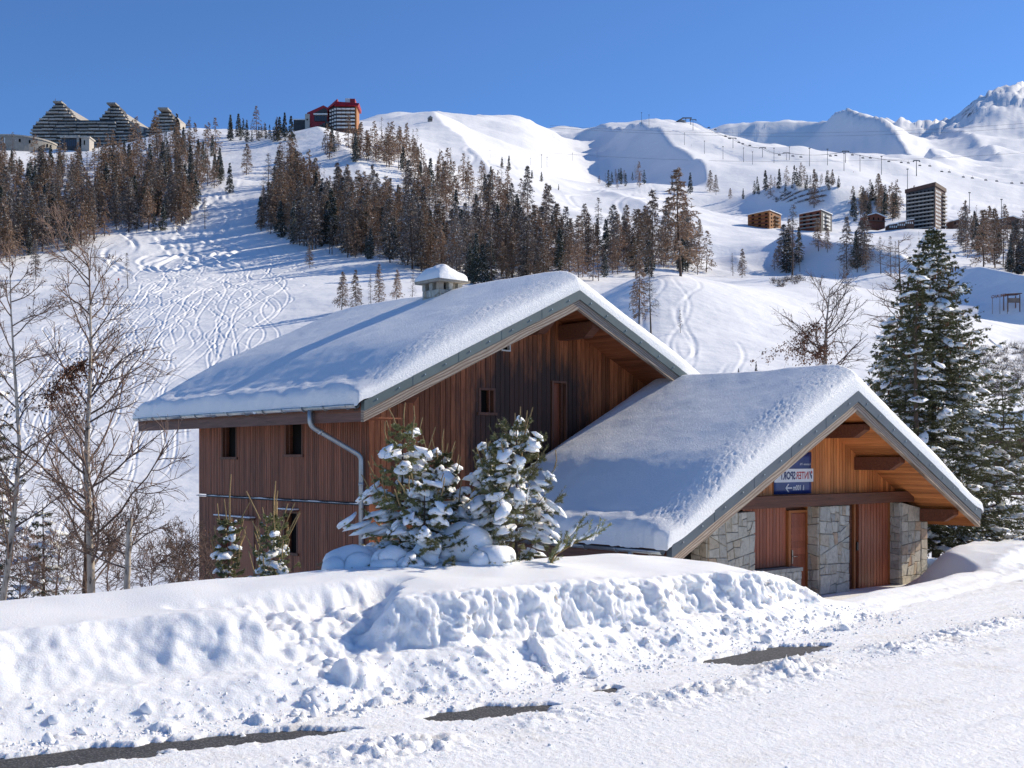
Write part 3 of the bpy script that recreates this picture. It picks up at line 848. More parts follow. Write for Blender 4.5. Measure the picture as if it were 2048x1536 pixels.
def roof_parts(parent, apex, slope, sl, sr, lf, lb, flash, soffit, wall_l, board_l=True, t_metal=0.15, t_wood=0.23, soffit_w=0.125):
    """roof deck, barge boards, metal flashing sheets, soffit boards. sl<0<sr eave positions"""
    zt = lambda s: apex - slope * abs(s)
    # deck
    m = MB()
    for e in (sl, sr):
        k = 0.02 if e > 0 else -0.02
        pts = [(0, apex), (e, zt(e)), (e, zt(e) - 0.16), (0, apex - 0.16)]
        if e < 0: pts = pts[::-1]
        m.prism(pts[::-1], lf + 0.05, lb)
    m.build('roof_deck', MAT['beam_wood'], parent)
    for e in (sl, sr):
        sg = 1 if e > 0 else -1
        # barge board
        b0 = -t_metal; b1 = -t_metal - t_wood
        x0, x1 = 0.0, e
        th = math.atan(slope) * sg                     # the board has its own frame, so its grain runs along it
        bo = MB(); cb, sb = math.cos(th), math.sin(th)
        pts = [(x0, apex + b0), (x1, zt(x1) + b0), (x1, zt(x1) + b1), (x0, apex + b1)]
        pts = [(x * cb - (z - apex) * sb, x * sb + (z - apex) * cb) for x, z in pts]
        if sg < 0: pts = pts[::-1]
        bo.prism(pts[::-1], -0.055, 0.045)
        bo = bo.build('barge_board', MAT['weathered_board'], parent)
        bo.location = (0, lf, apex); bo.rotation_euler = (0, th, 0)
        # flashing: overlapping sheets, each with a raised end
        nsh = 5
        for i in range(nsh):
            a = x0 + (x1 - x0) * i / nsh; b = x0 + (x1 - x0) * (i + 1) / nsh
            off = 0.004 * (nsh - i)
            m = MB()
            pts = [(a, zt(a) + 0.03 + off), (b, zt(b) + 0.03 + off), (b, zt(b) + b0 - 0.012), (a, zt(a) + b0 - 0.012)]
            if sg < 0: pts = pts[::-1]
            m.prism(pts[::-1], lf - 0.075 - off, lf + 0.30)
            m.build('flashing_sheet', MAT[flash], parent)
            for q in (0.3, 0.75):
                s = a + (b - a) * q
                MB().box(s - 0.012, s + 0.012, lf - 0.094 - off, lf - 0.07, zt(s) - 0.07, zt(s) - 0.046).build('rivet', MAT['zinc'], parent)
        # soffit boards run along the ridge direction
        if sg > 0 or board_l:
            n = int(abs(e) / soffit_w)
            for i in range(n):
                a = e * i / n + 0.004 * sg; b = e * (i + 1) / n - 0.004 * sg
                m = MB()
                d = random.uniform(0, 0.003)
                pts = [(a, zt(a) - 0.165 - d), (b, zt(b) - 0.165 - d), (b, zt(b) - 0.19 - d), (a, zt(a) - 0.19 - d)]
                if sg < 0: pts = pts[::-1]
                m.prism(pts[::-1], lf + 0.05, wall_l + 0.05)
                m.build('soffit_board', MAT[soffit], parent)
    return zt

def purlin(parent, s, ztop, l0, l1, w=0.20, h=0.30, mat='beam_wood'):
    """projecting roof beam with a chamfered end"""
    m = MB()
    c = 0.28
    pr = [(l0, ztop), (l1, ztop), (l1, ztop - h), (l0 + c, ztop - h), (l0, ztop - h * 0.42)]
    vs = [(s - w / 2, y, z) for y, z in pr] + [(s + w / 2, y, z) for y, z in pr]
    n = 5
    fs = [tuple(range(n)), tuple(range(2 * n - 1, n - 1, -1))] + [((i + 1) % n, i, i + n, (i + 1) % n + n) for i in range(n)]
    m.add(vs, fs)
    return m.build('purlin', MAT[mat], parent)

def gutter(parent, s, l0, l1, z, r=0.075, seg=2.0, side=-1):
    """half-round zinc gutter with seams and brackets"""
    L = l0; k = 0
    while L < l1 - 0.05:
        L2 = min(L + seg, l1)
        n = 8; m = MB(); vs = []
        for y in (L, L2 - 0.006):
            for rr in (r + 0.0015 * (k % 2), r - 0.008):
                for i in range(n + 1):
                    t = math.pi * i / n
                    vs.append((s + rr * math.cos(t), y, z - rr * math.sin(t)))
        q = n + 1; fs = []
        for i in range(n):
            fs += [(i + 1, i, i + 2 * q, i + 1 + 2 * q), (q + i, q + i + 1, q + i + 1 + 2 * q, q + i + 2 * q)]
        fs += [(0, q, 3 * q, 2 * q), (n, n + 2 * q, n + 3 * q, n + q)]
        fs += [(i, i + 1, q + i + 1, q + i) for i in range(n)] + [(2 * q + i + 1, 2 * q + i, 3 * q + i, 3 * q + i + 1) for i in range(n)]
        m.add(vs, fs); m.build('gutter', MAT['zinc'], parent, True)
        L = L2; k += 1
    y = l0 + 0.3
    while y < l1:
        m = MB()
        pts = [(s + (r + 0.012) * math.cos(t), y, z - (r + 0.012) * math.sin(t)) for t in np.linspace(0, math.pi, 9)]
        m.tube(pts, 0.011, 5); m.build('gutter_bracket', MAT['zinc'], parent, True)
        y += 0.85

def pipe(parent, pts, r=0.05):
    P = [Vector(p) for p in pts]; Q = [P[0]]
    for i in range(1, len(P) - 1):
        d0 = (P[i - 1] - P[i]).normalized(); d1 = (P[i + 1] - P[i]).normalized()
        k = 0.12
        for t in np.linspace(0, 1, 6):
            a = P[i] + d0 * k * (1 - t); b = P[i] + d1 * k * t
            Q.append(a.lerp(b, t))
    Q.append(P[-1])
    o = MB().tube(Q, r, 12).build('downpipe', MAT['zinc'], parent, True)
    for i in range(1, len(P)):
        d = (P[i] - P[i - 1])
        if d.length > 0.5:
            c = P[i - 1] + d * 0.12 + d.normalized() * 0.1; dn = d.normalized()
            MB().tube([c - dn * 0.03, c + dn * 0.03], r + 0.007, 12).build('pipe_collar', MAT['zinc'], o, True)
    return o

# ---- chalet (local x along the gable, local y to the back)
APX, SLP = 6.40, 0.463
HOLE_G = [(-0.05, 0.0, 0, 0)]
zc = lambda s: APX - SLP * abs(s)
random.seed(3)
m = MB()                                              # masonry core behind the boards
m.prism([(-4.66, -2.5), (4.80, -2.5), (4.80, zc(4.8) - 0.2), (0, APX - 0.2), (-4.66, zc(4.8) - 0.2)][::-1], 0.18, 8.1)
m.build('wall_core', MAT['dark_facade'], chalet)

def gs(px, l, org):            # photo column -> gable coordinate on plane l
    ox, oy = org[0] + D1[0] * l, org[1] + D1[1] * l
    t = (px - 1024) / FPX
    return (t * oy - ox) / (D2[0] - t * D2[1])
def gz(px, py, l, org):
    s = gs(px, l, org); Y = org[1] + D1[1] * l + D2[1] * s
    return CAMH + (HY - py) / FPX * Y
def rect(org, x0, x1, y0, y1, l=0.0):
    xm = (x0 + x1) / 2
    return gs(x0, l, org), gs(x1, l, org), gz(xm, y1, l, org), gz(xm, y0, l, org)
W1 = rect(CH, 958, 990, 776, 826); DR = rect(CH, 1104, 1134, 762, 905); VN = rect(CH, 1004, 1018, 688, 700)
plank_wall(chalet, -4.85, 4.85, 0.145, 0.02, -2.4, lambda s: zc(s) - 0.17, MAT['plank_gable'], [W1, DR, VN])
opening(chalet, *W1, 0.02, 'S')
w = opening(chalet, *DR, 0.02, 'S', name='door', pane=False); w['label'] = 'half-open shuttered door in the gable'
MB().box(VN[0], VN[1], 0.06, 0.10, VN[2], VN[3]).build('vent', MAT['dark_glass'], chalet)
m = MB(); f = 0.03
m.box(VN[0] - f, VN[0], -0.03, 0.08, VN[2], VN[3]); m.box(VN[1], VN[1] + f, -0.03, 0.08, VN[2], VN[3]); m.box(VN[0] - f, VN[1] + f, -0.032, 0.08, VN[2] - f, VN[2])
m.build('vent_frame', MAT['white_panel'], chalet)
# side wall
def sl_(px):
    t = (px - 1024) / FPX; cx, cy = CH[0] - 4.85 * D2[0], CH[1] - 4.85 * D2[1]
    return (t * cy - cx) / (D1[0] - t * D1[1])
def szz(px, py):
    return CAMH + (HY - py) / FPX * (CH[1] - 4.85 * D2[1] + D1[1] * sl_(px))
def srect(x0, x1, y0, y1):
    xm = (x0 + x1) / 2; return sl_(x1), sl_(x0), szz(xm, y1), szz(xm, y0)
S1 = srect(444, 474, 846, 915); S2 = srect(570, 606, 840, 910); S3 = srect(567, 596, 1022, 1106); S4 = srect(440, 509, 1036, 1180)
eave_soff = zc(4.85) - 0.2
plank_wall(chalet, 0.0, 8.14, 0.092, -4.83, 1.64, lambda s: eave_soff, MAT['plank_side'], [S1, S2], 'L')
plank_wall(chalet, 0.0, 8.14, 0.092, -4.83, -2.4, lambda s: 1.57, MAT['plank_side'], [S3, S4], 'L')
for i, h in enumerate((S1, S2, S3)):
    opening(chalet, *h, -4.83, 'L')
opening(chalet, *S4, -4.83, 'L', name='door', pane=False)
m = MB()
m.box(-4.92, -4.84, -0.02, 8.16, 1.590, 1.605); m.build('drip_strip', MAT['flashing_blue'], chalet)
V = []; ys = np.linspace(0, 8.1, 160)
m = MB()
for i in range(len(ys) - 1):
    h = max(0.001, 0.007 + 0.014 * math.sin(ys[i] * 5.1) * math.sin(ys[i] * 2.3) + random.uniform(-.006, .006))
    m.box(-4.915, -4.855, ys[i], ys[i + 1], 1.607, 1.607 + h)
m.build('snow_line', MAT['snow'], chalet)
for h in (S3, S4):
    MB().box(-5.02, -4.84, h[0] - 0.06, h[1] + 0.06, h[3] + 0.005, h[3] + 0.035).build('door_hood', MAT['beam_wood'], chalet)
    MB().box(-5.01, -4.84, h[0] - 0.05, h[1] + 0.05, h[3] + 0.037, h[3] + 0.065).build('hood_snow', MAT['snow'], chalet)
roof_parts(chalet, APX, SLP, -5.87, 5.87, -1.30, 9.70, 'flashing_green', 'soffit_dark', 0.0)
zE = zc(5.87)
for sg in (-1, 1):
    MB().box(*sorted((sg * 5.86, sg * 5.80)), -1.24, 9.70, zE - 0.37, zE - 0.10).build('fascia', MAT['fascia_wood'], chalet)
    MB().box(*sorted((sg * 5.79, sg * 4.86)), -1.2, 9.6, zE - 0.30, zE - 0.275).build('eave_soffit', MAT['soffit_dark'], chalet)
gutter(chalet, -5.95, -1.22, 9.70, zE - 0.03, 0.08)
for s, l0 in ((0.74, -1.18), (-0.74, -1.18), (-4.42, -1.12), (4.42, -1.12)):
    purlin(chalet, s, zc(abs(s) + 0.12) - 0.195, l0, 0.10, 0.26, 0.36)
L_dp = sl_(640)
pipe(chalet, [(-5.95, 0.55, zE - 0.08), (-5.95, 0.55, zE - 0.42), (-4.94, -0.02 + 0.18, zE - 1.05), (-4.94, 0.16, -1.5)], 0.055)

# chimney with little stone piers under a slab
def stones_rect(parent, origin, ux, uz, nrm, w, h, rng, size=0.32, depth=0.035, clip=None, gap=0.011):
    """irregular flat stones over a rectangle; clip(poly)->poly keeps them below a sloping edge"""
    polys = [[(0, 0), (w, 0), (w, h), (0, h)]]; out = []
    def area(p): return 0.5 * abs(sum(p[i][0] * p[(i + 1) % len(p)][1] - p[(i + 1) % len(p)][0] * p[i][1] for i in range(len(p))))
    def cut(p, c, n):
        A = []; B = []
        for i in range(len(p)):
            a, b = p[i], p[(i + 1) % len(p)]
            da = (a[0] - c[0]) * n[0] + (a[1] - c[1]) * n[1]; db = (b[0] - c[0]) * n[0] + (b[1] - c[1]) * n[1]
            (A if da >= 0 else B).append(a)
            if da * db < 0:
                t = da / (da - db); q = (a[0] + (b[0] - a[0]) * t, a[1] + (b[1] - a[1]) * t)
                A.append(q); B.append(q)
        return A, B
    if clip is not None:
        A, B = cut(polys[0], *clip); polys = [A]
    while polys:
        p = polys.pop()
        ar = area(p)
        if ar < size * size * rng.uniform(0.35, 1.5):
            out.append(p); continue
        xs = [q[0] for q in p]; zs = [q[1] for q in p]
        dx, dz = max(xs) - min(xs), max(zs) - min(zs)
        vert = dx * rng.uniform(0.75, 1.2) > dz * 0.85
        th = rng.normal(0, 0.16) + (0 if vert else math.pi / 2)
        c = (min(xs) + dx * rng.uniform(0.35, 0.65), min(zs) + dz * rng.uniform(0.35, 0.65))
        A, B = cut(p, c, (math.cos(th), math.sin(th)))
        if len(A) < 3 or len(B) < 3: out.append(p); continue
        polys += [A, B]
    origin = np.array(origin, float); ux = np.array(ux, float); uz = np.array(uz, float); nrm = np.array(nrm, float)
    for p in out:
        c = np.mean(p, axis=0); n = len(p)
        R = max(0.02, math.sqrt(area(p)))
        k = 1 - gap / R; k2 = k - 0.045 / max(R, 0.1) * 0.35
        d = depth * rng.uniform(0.75, 1.15)
        vs = []; tilt = rng.normal(0, 0.02, 2)
        jj = rng.normal(0, 0.006, (n, 2))
        for (a, b), j in zip(p, jj):
            q = c + (np.array([a, b]) - c) * k + j * 0.5; vs.append(origin + ux * q[0] + uz * q[1])
        for (a, b), j in zip(p, jj):
            q = c + (np.array([a, b]) - c) * k + j * 0.5; vs.append(origin + ux * q[0] + uz * q[1] + nrm * (d * 0.6))
        for (a, b), j in zip(p, jj):
            q = c + (np.array([a, b]) - c) * k2 + j; o = (q - c) @ tilt; vs.append(origin + ux * q[0] + uz * q[1] + nrm * (d + o))
        fs = []
        for r0 in (0, n):
            for i in range(n):
                i2 = (i + 1) % n; fs.append((r0 + i, r0 + i2, r0 + n + i2, r0 + n + i))
        fs.append(tuple(range(2 * n, 3 * n)))
        MB().add(vs, fs).build('stone', MAT['stone'], parent)

srng = np.random.default_rng(5)
# position: seen above the ridge at photo column 888
cl = 3.85
chim = MB().box(-0.36, 0.36, cl - 0.36, cl + 0.36, APX - 0.9, APX + 0.60).build('chimney', MAT['mortar'], chalet)
stones_rect(chim, (-0.36, cl - 0.36, APX + 0.00), (1, 0, 0), (0, 0, 1), (0, -1, 0), 0.72, 0.60, srng, 0.20, 0.03)
stones_rect(chim, (-0.36, cl + 0.36, APX + -0.20), (0, -1, 0), (0, 0, 1), (-1, 0, 0), 0.72, 0.80, srng, 0.20, 0.03)
for px_, py_ in ((-0.31, -0.31), (0.0, -0.31), (0.31, -0.31), (-0.31, 0.0), (0.31, 0), (-0.31, 0.31), (0, 0.31), (0.31, 0.31)):
    MB().box(px_ - 0.07, px_ + 0.07, cl + py_ - 0.07, cl + py_ + 0.07, APX + 0.60, APX + 0.79).build('chimney_pier', MAT['stone'], chim)
MB().box(-0.2, 0.2, cl - 0.2, cl + 0.2, APX + 0.60, APX + 0.74).build('flue', MAT['dark_facade'], chim)
MB().hexa([(-0.52, cl - 0.52, APX + 0.78), (0.52, cl - 0.52, APX + 0.80), (0.52, cl + 0.52, APX + 0.80), (-0.52, cl + 0.52, APX + 0.78),
           (-0.53, cl - 0.53, APX + 0.85), (0.53, cl - 0.53, APX + 0.87), (0.53, cl + 0.53, APX + 0.87), (-0.53, cl + 0.53, APX + 0.85)]).build('chimney_slab', MAT['mortar'], chim)

def snow_sheet(name, label, org, zroof, s0, s1, l0, l1, step, T, edge, seed, parent_mat='snow_roof', front_rough=0.03, eave_lip=0.10, rake_lip=0.02, ridge=True, drop=0.32, taper=2.6, front_w=0.75):
    """thick snow blanket draped on a roof: rounded edges, pitted front, bulging eaves"""
    ns = int((s1 - s0) / step) + 1; nl = int((l1 - l0) / step) + 1
    # finer rows near the front edge
    s = np.linspace(s0, s1, ns)
    l = np.concatenate([np.linspace(l0, l0 + 1.3, int(1.3 / step * 1.9), False), np.linspace(l0 + 1.3, l1, int((l1 - l0 - 1.3) / step))])
    S, L = np.meshgrid(s, l)
    dl = L - l0; db = l1 - L; de = np.minimum(S - s0, s1 - S)
    t = T + 0.05 * fbm(S / 3.6, L / 3.0, 2, seed=seed)
    # thinner towards the eaves, so the lower part is steeper
    t = t - drop * (1 - sst(0, taper, de))
    if ridge: zr = zroof(0) - (zroof(0) - zroof(1)) * np.sqrt(S * S + 0.55 ** 2) + 0.05
    else: zr = zroof(S)
    def rnd(d, R, p=2.0): return (1 - (1 - np.clip(d / R, 0, 1)) ** p) ** (1 / p)
    k = (0.28 + 0.72 * rnd(dl, front_w, 1.9)) * rnd(db, 0.8) * (0.55 + 0.45 * rnd(de, 0.38, 2.3))
    Z0 = zroof(S) + 0.012
    Z = np.maximum(zr, Z0) + 0.0
    Z = Z0 + (Z - Z0) * k + t * k
    # pitted, sun-cupped front
    fr = (0.55 + 0.8 * np.clip(fbm(S / 0.9, L / 0.6, 2, seed=seed + 13) + 0.3, 0, 1)) * (1 - sst(0.45, 1.15, dl)) * sst(0.0, 0.08, dl) * sst(0.0, 0.5, de)
    pit = np.abs(fbm(S / 0.11, L / 0.085, 3, 0.6, seed=seed + 3))
    Z = Z - fr * front_rough * 1.1 * (pit - 0.25) + fr * front_rough * 0.55 * pn(S / 0.07, L / 0.05, seed + 4)
    Z = Z + (1 - fr) * sst(0.3, 1, de) * 0.008 * fbm(S / 0.5, L / 0.5, 3, seed=seed + 5)
    # layered, sagging eave
    S2 = S.copy(); 
    lip = np.exp(-((de - 0.12) / 0.16) ** 2)
    sg = np.where(S - s0 < s1 - S, -1.0, 1.0)
    wob = 1 + 0.6 * pn(L / 0.9, S * 0 + seed, seed + 6)
    S2 = S2 + sg * lip * (eave_lip * wob + 0.035 * fbm(L / 0.28, Z / 0.12, 3, seed=seed + 8))
    Z = Z + np.exp(-(de / 0.5) ** 2) * sst(0.2, 0.8, dl) * (0.05 * fbm(L / 0.7, S / 0.25, 3, seed=seed + 9))
    L2 = L - np.exp(-((dl - 0.1) / 0.14) ** 2) * rake_lip
    n1, n2 = S.shape
    top = np.stack([S2, L2, Z], -1).reshape(-1, 3)
    i = np.arange(n1 - 1)[:, None] * n2 + np.arange(n2 - 1)[None, :]
    F = np.stack([i, i + 1, i + n2 + 1, i + n2], -1).reshape(-1, 4)
    # skirt down to the roof
    border = np.concatenate([np.arange(n2), np.arange(1, n1) * n2 + n2 - 1, (n1 - 1) * n2 + np.arange(n2 - 2, -1, -1), np.arange(n1 - 2, 0, -1) * n2])
    low = top[border].copy(); low[:, 2] = np.minimum(Z0.reshape(-1)[border] - 0.03, low[:, 2] - 0.02) - 0.09 * np.clip(fbm(low[:, 1] / 0.45, low[:, 0] * 0 + seed, 3, seed=seed + 11), 0, 1) * (np.minimum(low[:, 0] - s0, s1 - low[:, 0]) < 0.05)
    base = len(top); nb = len(border); q = np.arange(nb); q2 = (q + 1) % nb
    FS = np.stack([border[q2], border[q], base + q, base + q2], -1)
    me = mesh_np(name, np.concatenate([top, low]), np.concatenate([F, FS]), mats=[MAT[parent_mat]], smooth=True)
    o = link(name, me); o.location = (*org, 0); o.rotation_euler = (0, 0, RZ)
    return tag(o, label, 'snow')

snow_sheet('roof_snow', 'thick smooth snow blanket covering the roof of the large chalet', CH, lambda s: APX - SLP * np.abs(s) + 0.03, -5.95, 5.9, -1.36, 9.75, 0.05, 0.56, 0.5, 90, drop=0.25, taper=2.4, front_rough=0.018)
# cap of snow on the chimney slab
def blob(name, loc, size, seed, mat='snow_tree', sub=4, amp=0.16, flat=0.35):
    bm = bmesh.new(); bmesh.ops.create_icosphere(bm, subdivisions=sub, radius=1.0)
    V = np.array([v.co[:] for v in bm.verts])
    n = fbm(V[:, 0] * 1.3 + seed, V[:, 1] * 1.3 + V[:, 2] * 1.1, 3, 0.5, seed=seed % 50)
    V = V * (1 + amp * n[:, None])
    V[:, 2] = np.where(V[:, 2] < 0, V[:, 2] * flat, V[:, 2])
    V = V * np.array(size)
    for v, c in zip(bm.verts, V): v.co = c
    me = bpy.data.meshes.new(name); bm.to_mesh(me); bm.free()
    me.materials.append(MAT[mat]); me.polygons.foreach_set('use_smooth', [True] * len(me.polygons))
    o = link(name, me); o.location = loc
    return o
def slab_snow(name, w, d, h, seed, mat='snow'):
    n = 28; g = np.linspace(-1, 1, n); X, Y = np.meshgrid(g, g)
    r = np.clip((1 - np.abs(X) ** 4.0) * (1 - np.abs(Y) ** 4.0), 0, 1) ** 0.45
    Z = h * r * (0.62 + 0.55 * (1 - np.abs(X * 0.9 + 0.25)) ** 1.4 + 0.2 * fbm(X * 1.6 + seed, Y * 1.6, 2, seed=seed))
    V = np.stack([X * w / 2 * (1 + 0.05 * r), Y * d / 2 * (1 + 0.05 * r), Z], -1).reshape(-1, 3)
    i = np.arange(n - 1)[:, None] * n + np.arange(n - 1)[None, :]
    F = np.stack([i, i + 1, i + n + 1, i + n], -1).reshape(-1, 4)
    return mesh_np(name, V, F, mats=[MAT[mat]], smooth=True)
o = link('chimney_snow', slab_snow('chimney_snow', 1.08, 1.08, 0.36, 4)); tag(o, 'white cap of snow on top of the stone chimney', 'snow')
_p = np.array(CH) + D1 * cl; o.location = (_p[0], _p[1], APX + 0.85); o.rotation_euler = (0, 0, RZ)

# ---- annex
AA, AS = 4.0, 0.505
za = lambda s: AA - AS * abs(s)
LB = 4.74
roof_parts(annex, AA, AS, -6.05, 5.45, -1.5, LB, 'flashing_blue', 'soffit_wood', -0.1, board_l=False, t_metal=0.17, t_wood=0.21, soffit_w=0.115)
m = MB(); m.prism([(-3.3, -1.2), (4.9, -1.2), (4.9, za(4.9) - 0.2), (0, AA - 0.2), (-3.3, za(3.3) - 0.2)][::-1], 0.12, LB); m.build('wall_core', MAT['dark_facade'], annex)
ZB0, ZB1 = 1.50, 1.76
plank_wall(annex, -4.0, 4.25, 0.118, -0.08, ZB1 - 0.02, lambda s: za(s) - 0.18, MAT['plank_annex'])
MB().box(-4.3, 4.35, -0.40, -0.10, ZB0, ZB1).build('lintel_beam', MAT['beam_wood'], annex)
for s, l0, mt in ((0.80, -1.3, 'beam_wood'), (-0.80, -1.3, 'beam_wood'), (2.27, -1.3, 'beam_wood'), (4.84, -1.25, 'beam_wood'), (-2.27, -1.3, 'beam_wood'), (-4.84, -1.25, 'beam_wood')):
    purlin(annex, s, za(abs(s) + 0.11) - 0.195, l0, -0.05, 0.22, 0.30, mt)
zEl, zEr = za(6.05), za(5.45)
MB().box(-6.04, -5.98, -1.44, LB, zEl - 0.42, zEl - 0.10).build('fascia', MAT['fascia_wood'], annex)
MB().box(5.38, 5.44, -1.44, LB, zEr - 0.36, zEr - 0.12).build('fascia', MAT['soffit_wood'], annex)
gutter(annex, -6.13, -1.42, LB + 0.2, zEl - 0.06, 0.075)
pipe(annex, [(-6.13, -0.62, zEl - 0.1), (-6.13, -0.62, zEl - 0.34), (-5.3, 0.25, zEl - 0.62), (-5.3, 0.25, -0.6)], 0.05)
def pillar(s0, s1, zt0, zt1=None, l0=-0.3, l1=0.12, step=None):
    zt1 = zt0 if zt1 is None else zt1
    p = MB(); p.prism([(s0, -1.2), (s1, -1.2), (s1, zt1), (s0, zt0)][::-1], l0, l1)
    o = p.build('stone_pillar', MAT['mortar'], annex)
    h = max(zt0, zt1) + 1.0
    clip = None
    if zt1 != zt0:
        clip = ((0.0, zt0 + 1.0), ((zt1 - zt0) / (s1 - s0), -1.0))
    stones_rect(o, (s0, l0, -1.0), (1, 0, 0), (0, 0, 1), (0, -1, 0), s1 - s0, h, srng, 0.30, 0.035, clip)
    stones_rect(o, (s0, l1, -1.0), (0, -1, 0), (0, 0, 1), (-1, 0, 0), l1 - l0, zt0 + 1.0, srng, 0.32, 0.03)
    return o
pillar(-3.5, -1.97, 1.44)
pillar(0.42, 1.6, 1.485)
pillar(3.9, 4.78, za(3.9) - 0.24 if za(3.9) - 0.24 < 1.485 else 1.485, za(4.78) - 0.25)
pillar(4.80, 5.12, 0.98)
# shutter panel, door, ledge between the first two pillars
MB().box(-1.96, 0.42, 0.10, 0.14, -1.1, 1.5).build('back_panel', MAT['beam_wood'], annex)
plank_wall(annex, -1.93, -0.36, 0.122, 0.06, 0.16, lambda s: 1.49, MAT['door_wood'])
d = MB().box(-0.24, 0.36, 0.02, 0.07, -0.9, 1.33).build('door', MAT['door_wood'], annex)
for i in range(14):
    z0 = -0.85 + i * 0.155
    MB().hexa([(-0.20, 0.0, z0), (0.32, 0.0, z0), (0.32, 0.018, z0), (-0.20, 0.018, z0), (-0.20, 0.012, z0 + 0.148), (0.32, 0.012, z0 + 0.148), (0.32, 0.02, z0 + 0.148), (-0.20, 0.02, z0 + 0.148)]).build('panel', MAT['door_wood'], d)
m = MB(); m.box(-0.34, -0.25, -0.02, 0.09, -0.9, 1.40); m.box(0.37, 0.45, -0.02, 0.09, -0.9, 1.49); m.box(-0.25, 0.37, -0.02, 0.09, 1.34, 1.40)
m.build('door_frame', MAT['frame_orange'], annex)
h = MB().box(-0.225, -0.195, -0.035, 0.0, 0.20, 0.50).build('handle_plate', MAT['handle_metal'], d)
MB().tube([(-0.21, -0.03, 0.36), (-0.21, -0.07, 0.36), (-0.08, -0.07, 0.355)], 0.011, 8).build('handle', MAT['handle_metal'], h, True)
led = MB().box(-1.97, -0.16, -0.28, 0.06, 0.05, 0.13).build('stone_ledge', MAT['stone'], annex)
stones_rect(led, (-1.97, -0.24, -1.0), (1, 0, 0), (0, 0, 1), (0, -1, 0), 1.78, 1.05, srng, 0.26, 0.03)
MB().box(-1.97, -0.19, -0.24, 0.05, -1.1, 0.05).build('ledge_wall', MAT['mortar'], led)
# second doorway
MB().box(1.6, 3.95, 0.10, 0.14, -1.1, 1.5).build('back_panel', MAT['dark_facade'], annex)
for i in range(16):
    z0 = -1.0 + i * 0.157
    MB().box(1.62, 2.30, 0.055, 0.09, z0, z0 + 0.15).build('plank', MAT['beam_wood'], annex)
MB().box(2.30, 2.38, 0.0, 0.1, -1.0, 1.5).build('door_frame', MAT['frame_orange'], annex)
d = MB().box(2.47, 3.78, 0.0, 0.05, -1.0, 1.48).build('door', MAT['door_wood'], annex)
plank_wall(d, 2.47, 3.78, 0.13, 0.0, -1.0, lambda s: 1.48, MAT['door_wood'])
MB().box(2.40, 2.46, -0.03, 0.04, 0.35, 0.55).build('lock', MAT['iron'], d)
MB().box(3.80, 3.90, -0.02, 0.1, -1.0, 1.5).build('door_frame', MAT['frame_orange'], annex)
# open porch left of the first pillar
for s, l, mt in ((-5.05, 0.1, 'frame_orange'), (-4.35, 0.35, 'frame_orange'), (-3.7, 0.4, 'beam_wood')):
    MB().box(s - 0.06, s + 0.06, l - 0.06, l + 0.06, -1.0, zEl + 0.15).build('post', MAT[mt], annex)
MB().box(-5.1, -3.4, 0.5, 0.56, -1.0, 1.5).build('porch_panel', MAT['beam_wood'], annex)
plank_wall(annex, 0.5, 4.7, 0.13, -5.06, -1.0, lambda s: 0.62, MAT['soffit_dark'], [(1.2, 3.9, 0.05, 0.62)], 'L')
MB().box(-5.05, -5.03, 1.2, 3.9, 0.0, 0.62).build('window', MAT['blue_glass'], annex)
snow_sheet('roof_snow', 'deep pitted snow blanket covering the roof of the low stone annex', AN, lambda s: AA - AS * np.abs(s) + 0.03, -6.12, 5.5, -1.57, LB, 0.045, 0.62, 0.5, 120, front_rough=0.024, front_w=0.75, drop=0.28, taper=2.4)

# ------------------------------------------------------------------ trees: shared geometry helpers
def nrm(v): return v / np.maximum(np.linalg.norm(v, axis=-1, keepdims=True), 1e-9)
def perp(d, rng):
    r = rng.normal(size=d.shape); return nrm(r - d * (r * d).sum(-1, keepdims=True))

class TM:
    """triangle soup with material slots"""
    def __init__(s): s.V = []; s.F = []; s.M = []; s.n = 0
    def tris(s, P, mi):                 # P (n,3,3)
        n = len(P)
        s.V.append(P.reshape(-1, 3)); s.F.append(np.arange(n * 3).reshape(-1, 3) + s.n); s.M.append(np.full(n, mi)); s.n += n * 3
    def mesh(s, V, F, mi):
        s.V.append(V); s.F.append(F + s.n); s.M.append(np.full(len(F), mi)); s.n += len(V)
    def sprays(s, B, D, L, W, rng, mi, flat=None):
        D = nrm(D); S = perp(D, rng)
        if flat is not None:
            S = nrm(np.cross(D, np.array([0, 0, 1.0]) + rng.normal(0, flat, D.shape)))
        L = np.asarray(L)[:, None]; W = np.asarray(W)[:, None]
        s.tris(np.stack([B - S * W / 2, B + S * W / 2, B + D * L], 1), mi)
    def build(s, name, mats, smooth=False):
        return mesh_np(name, np.concatenate(s.V), None, np.concatenate(s.F), mats, np.concatenate(s.M), smooth)
    def arrays(s): return np.concatenate(s.V), np.concatenate(s.F), np.concatenate(s.M)

def ico(sub):
    bm = bmesh.new(); bmesh.ops.create_icosphere(bm, subdivisions=sub, radius=1.0)
    V = np.array([v.co[:] for v in bm.verts]); F = np.array([[v.index for v in f.verts] for f in bm.faces]); bm.free()
    return V, F
ICO1 = ico(1); ICO2 = ico(2); ICO3 = ico(3)

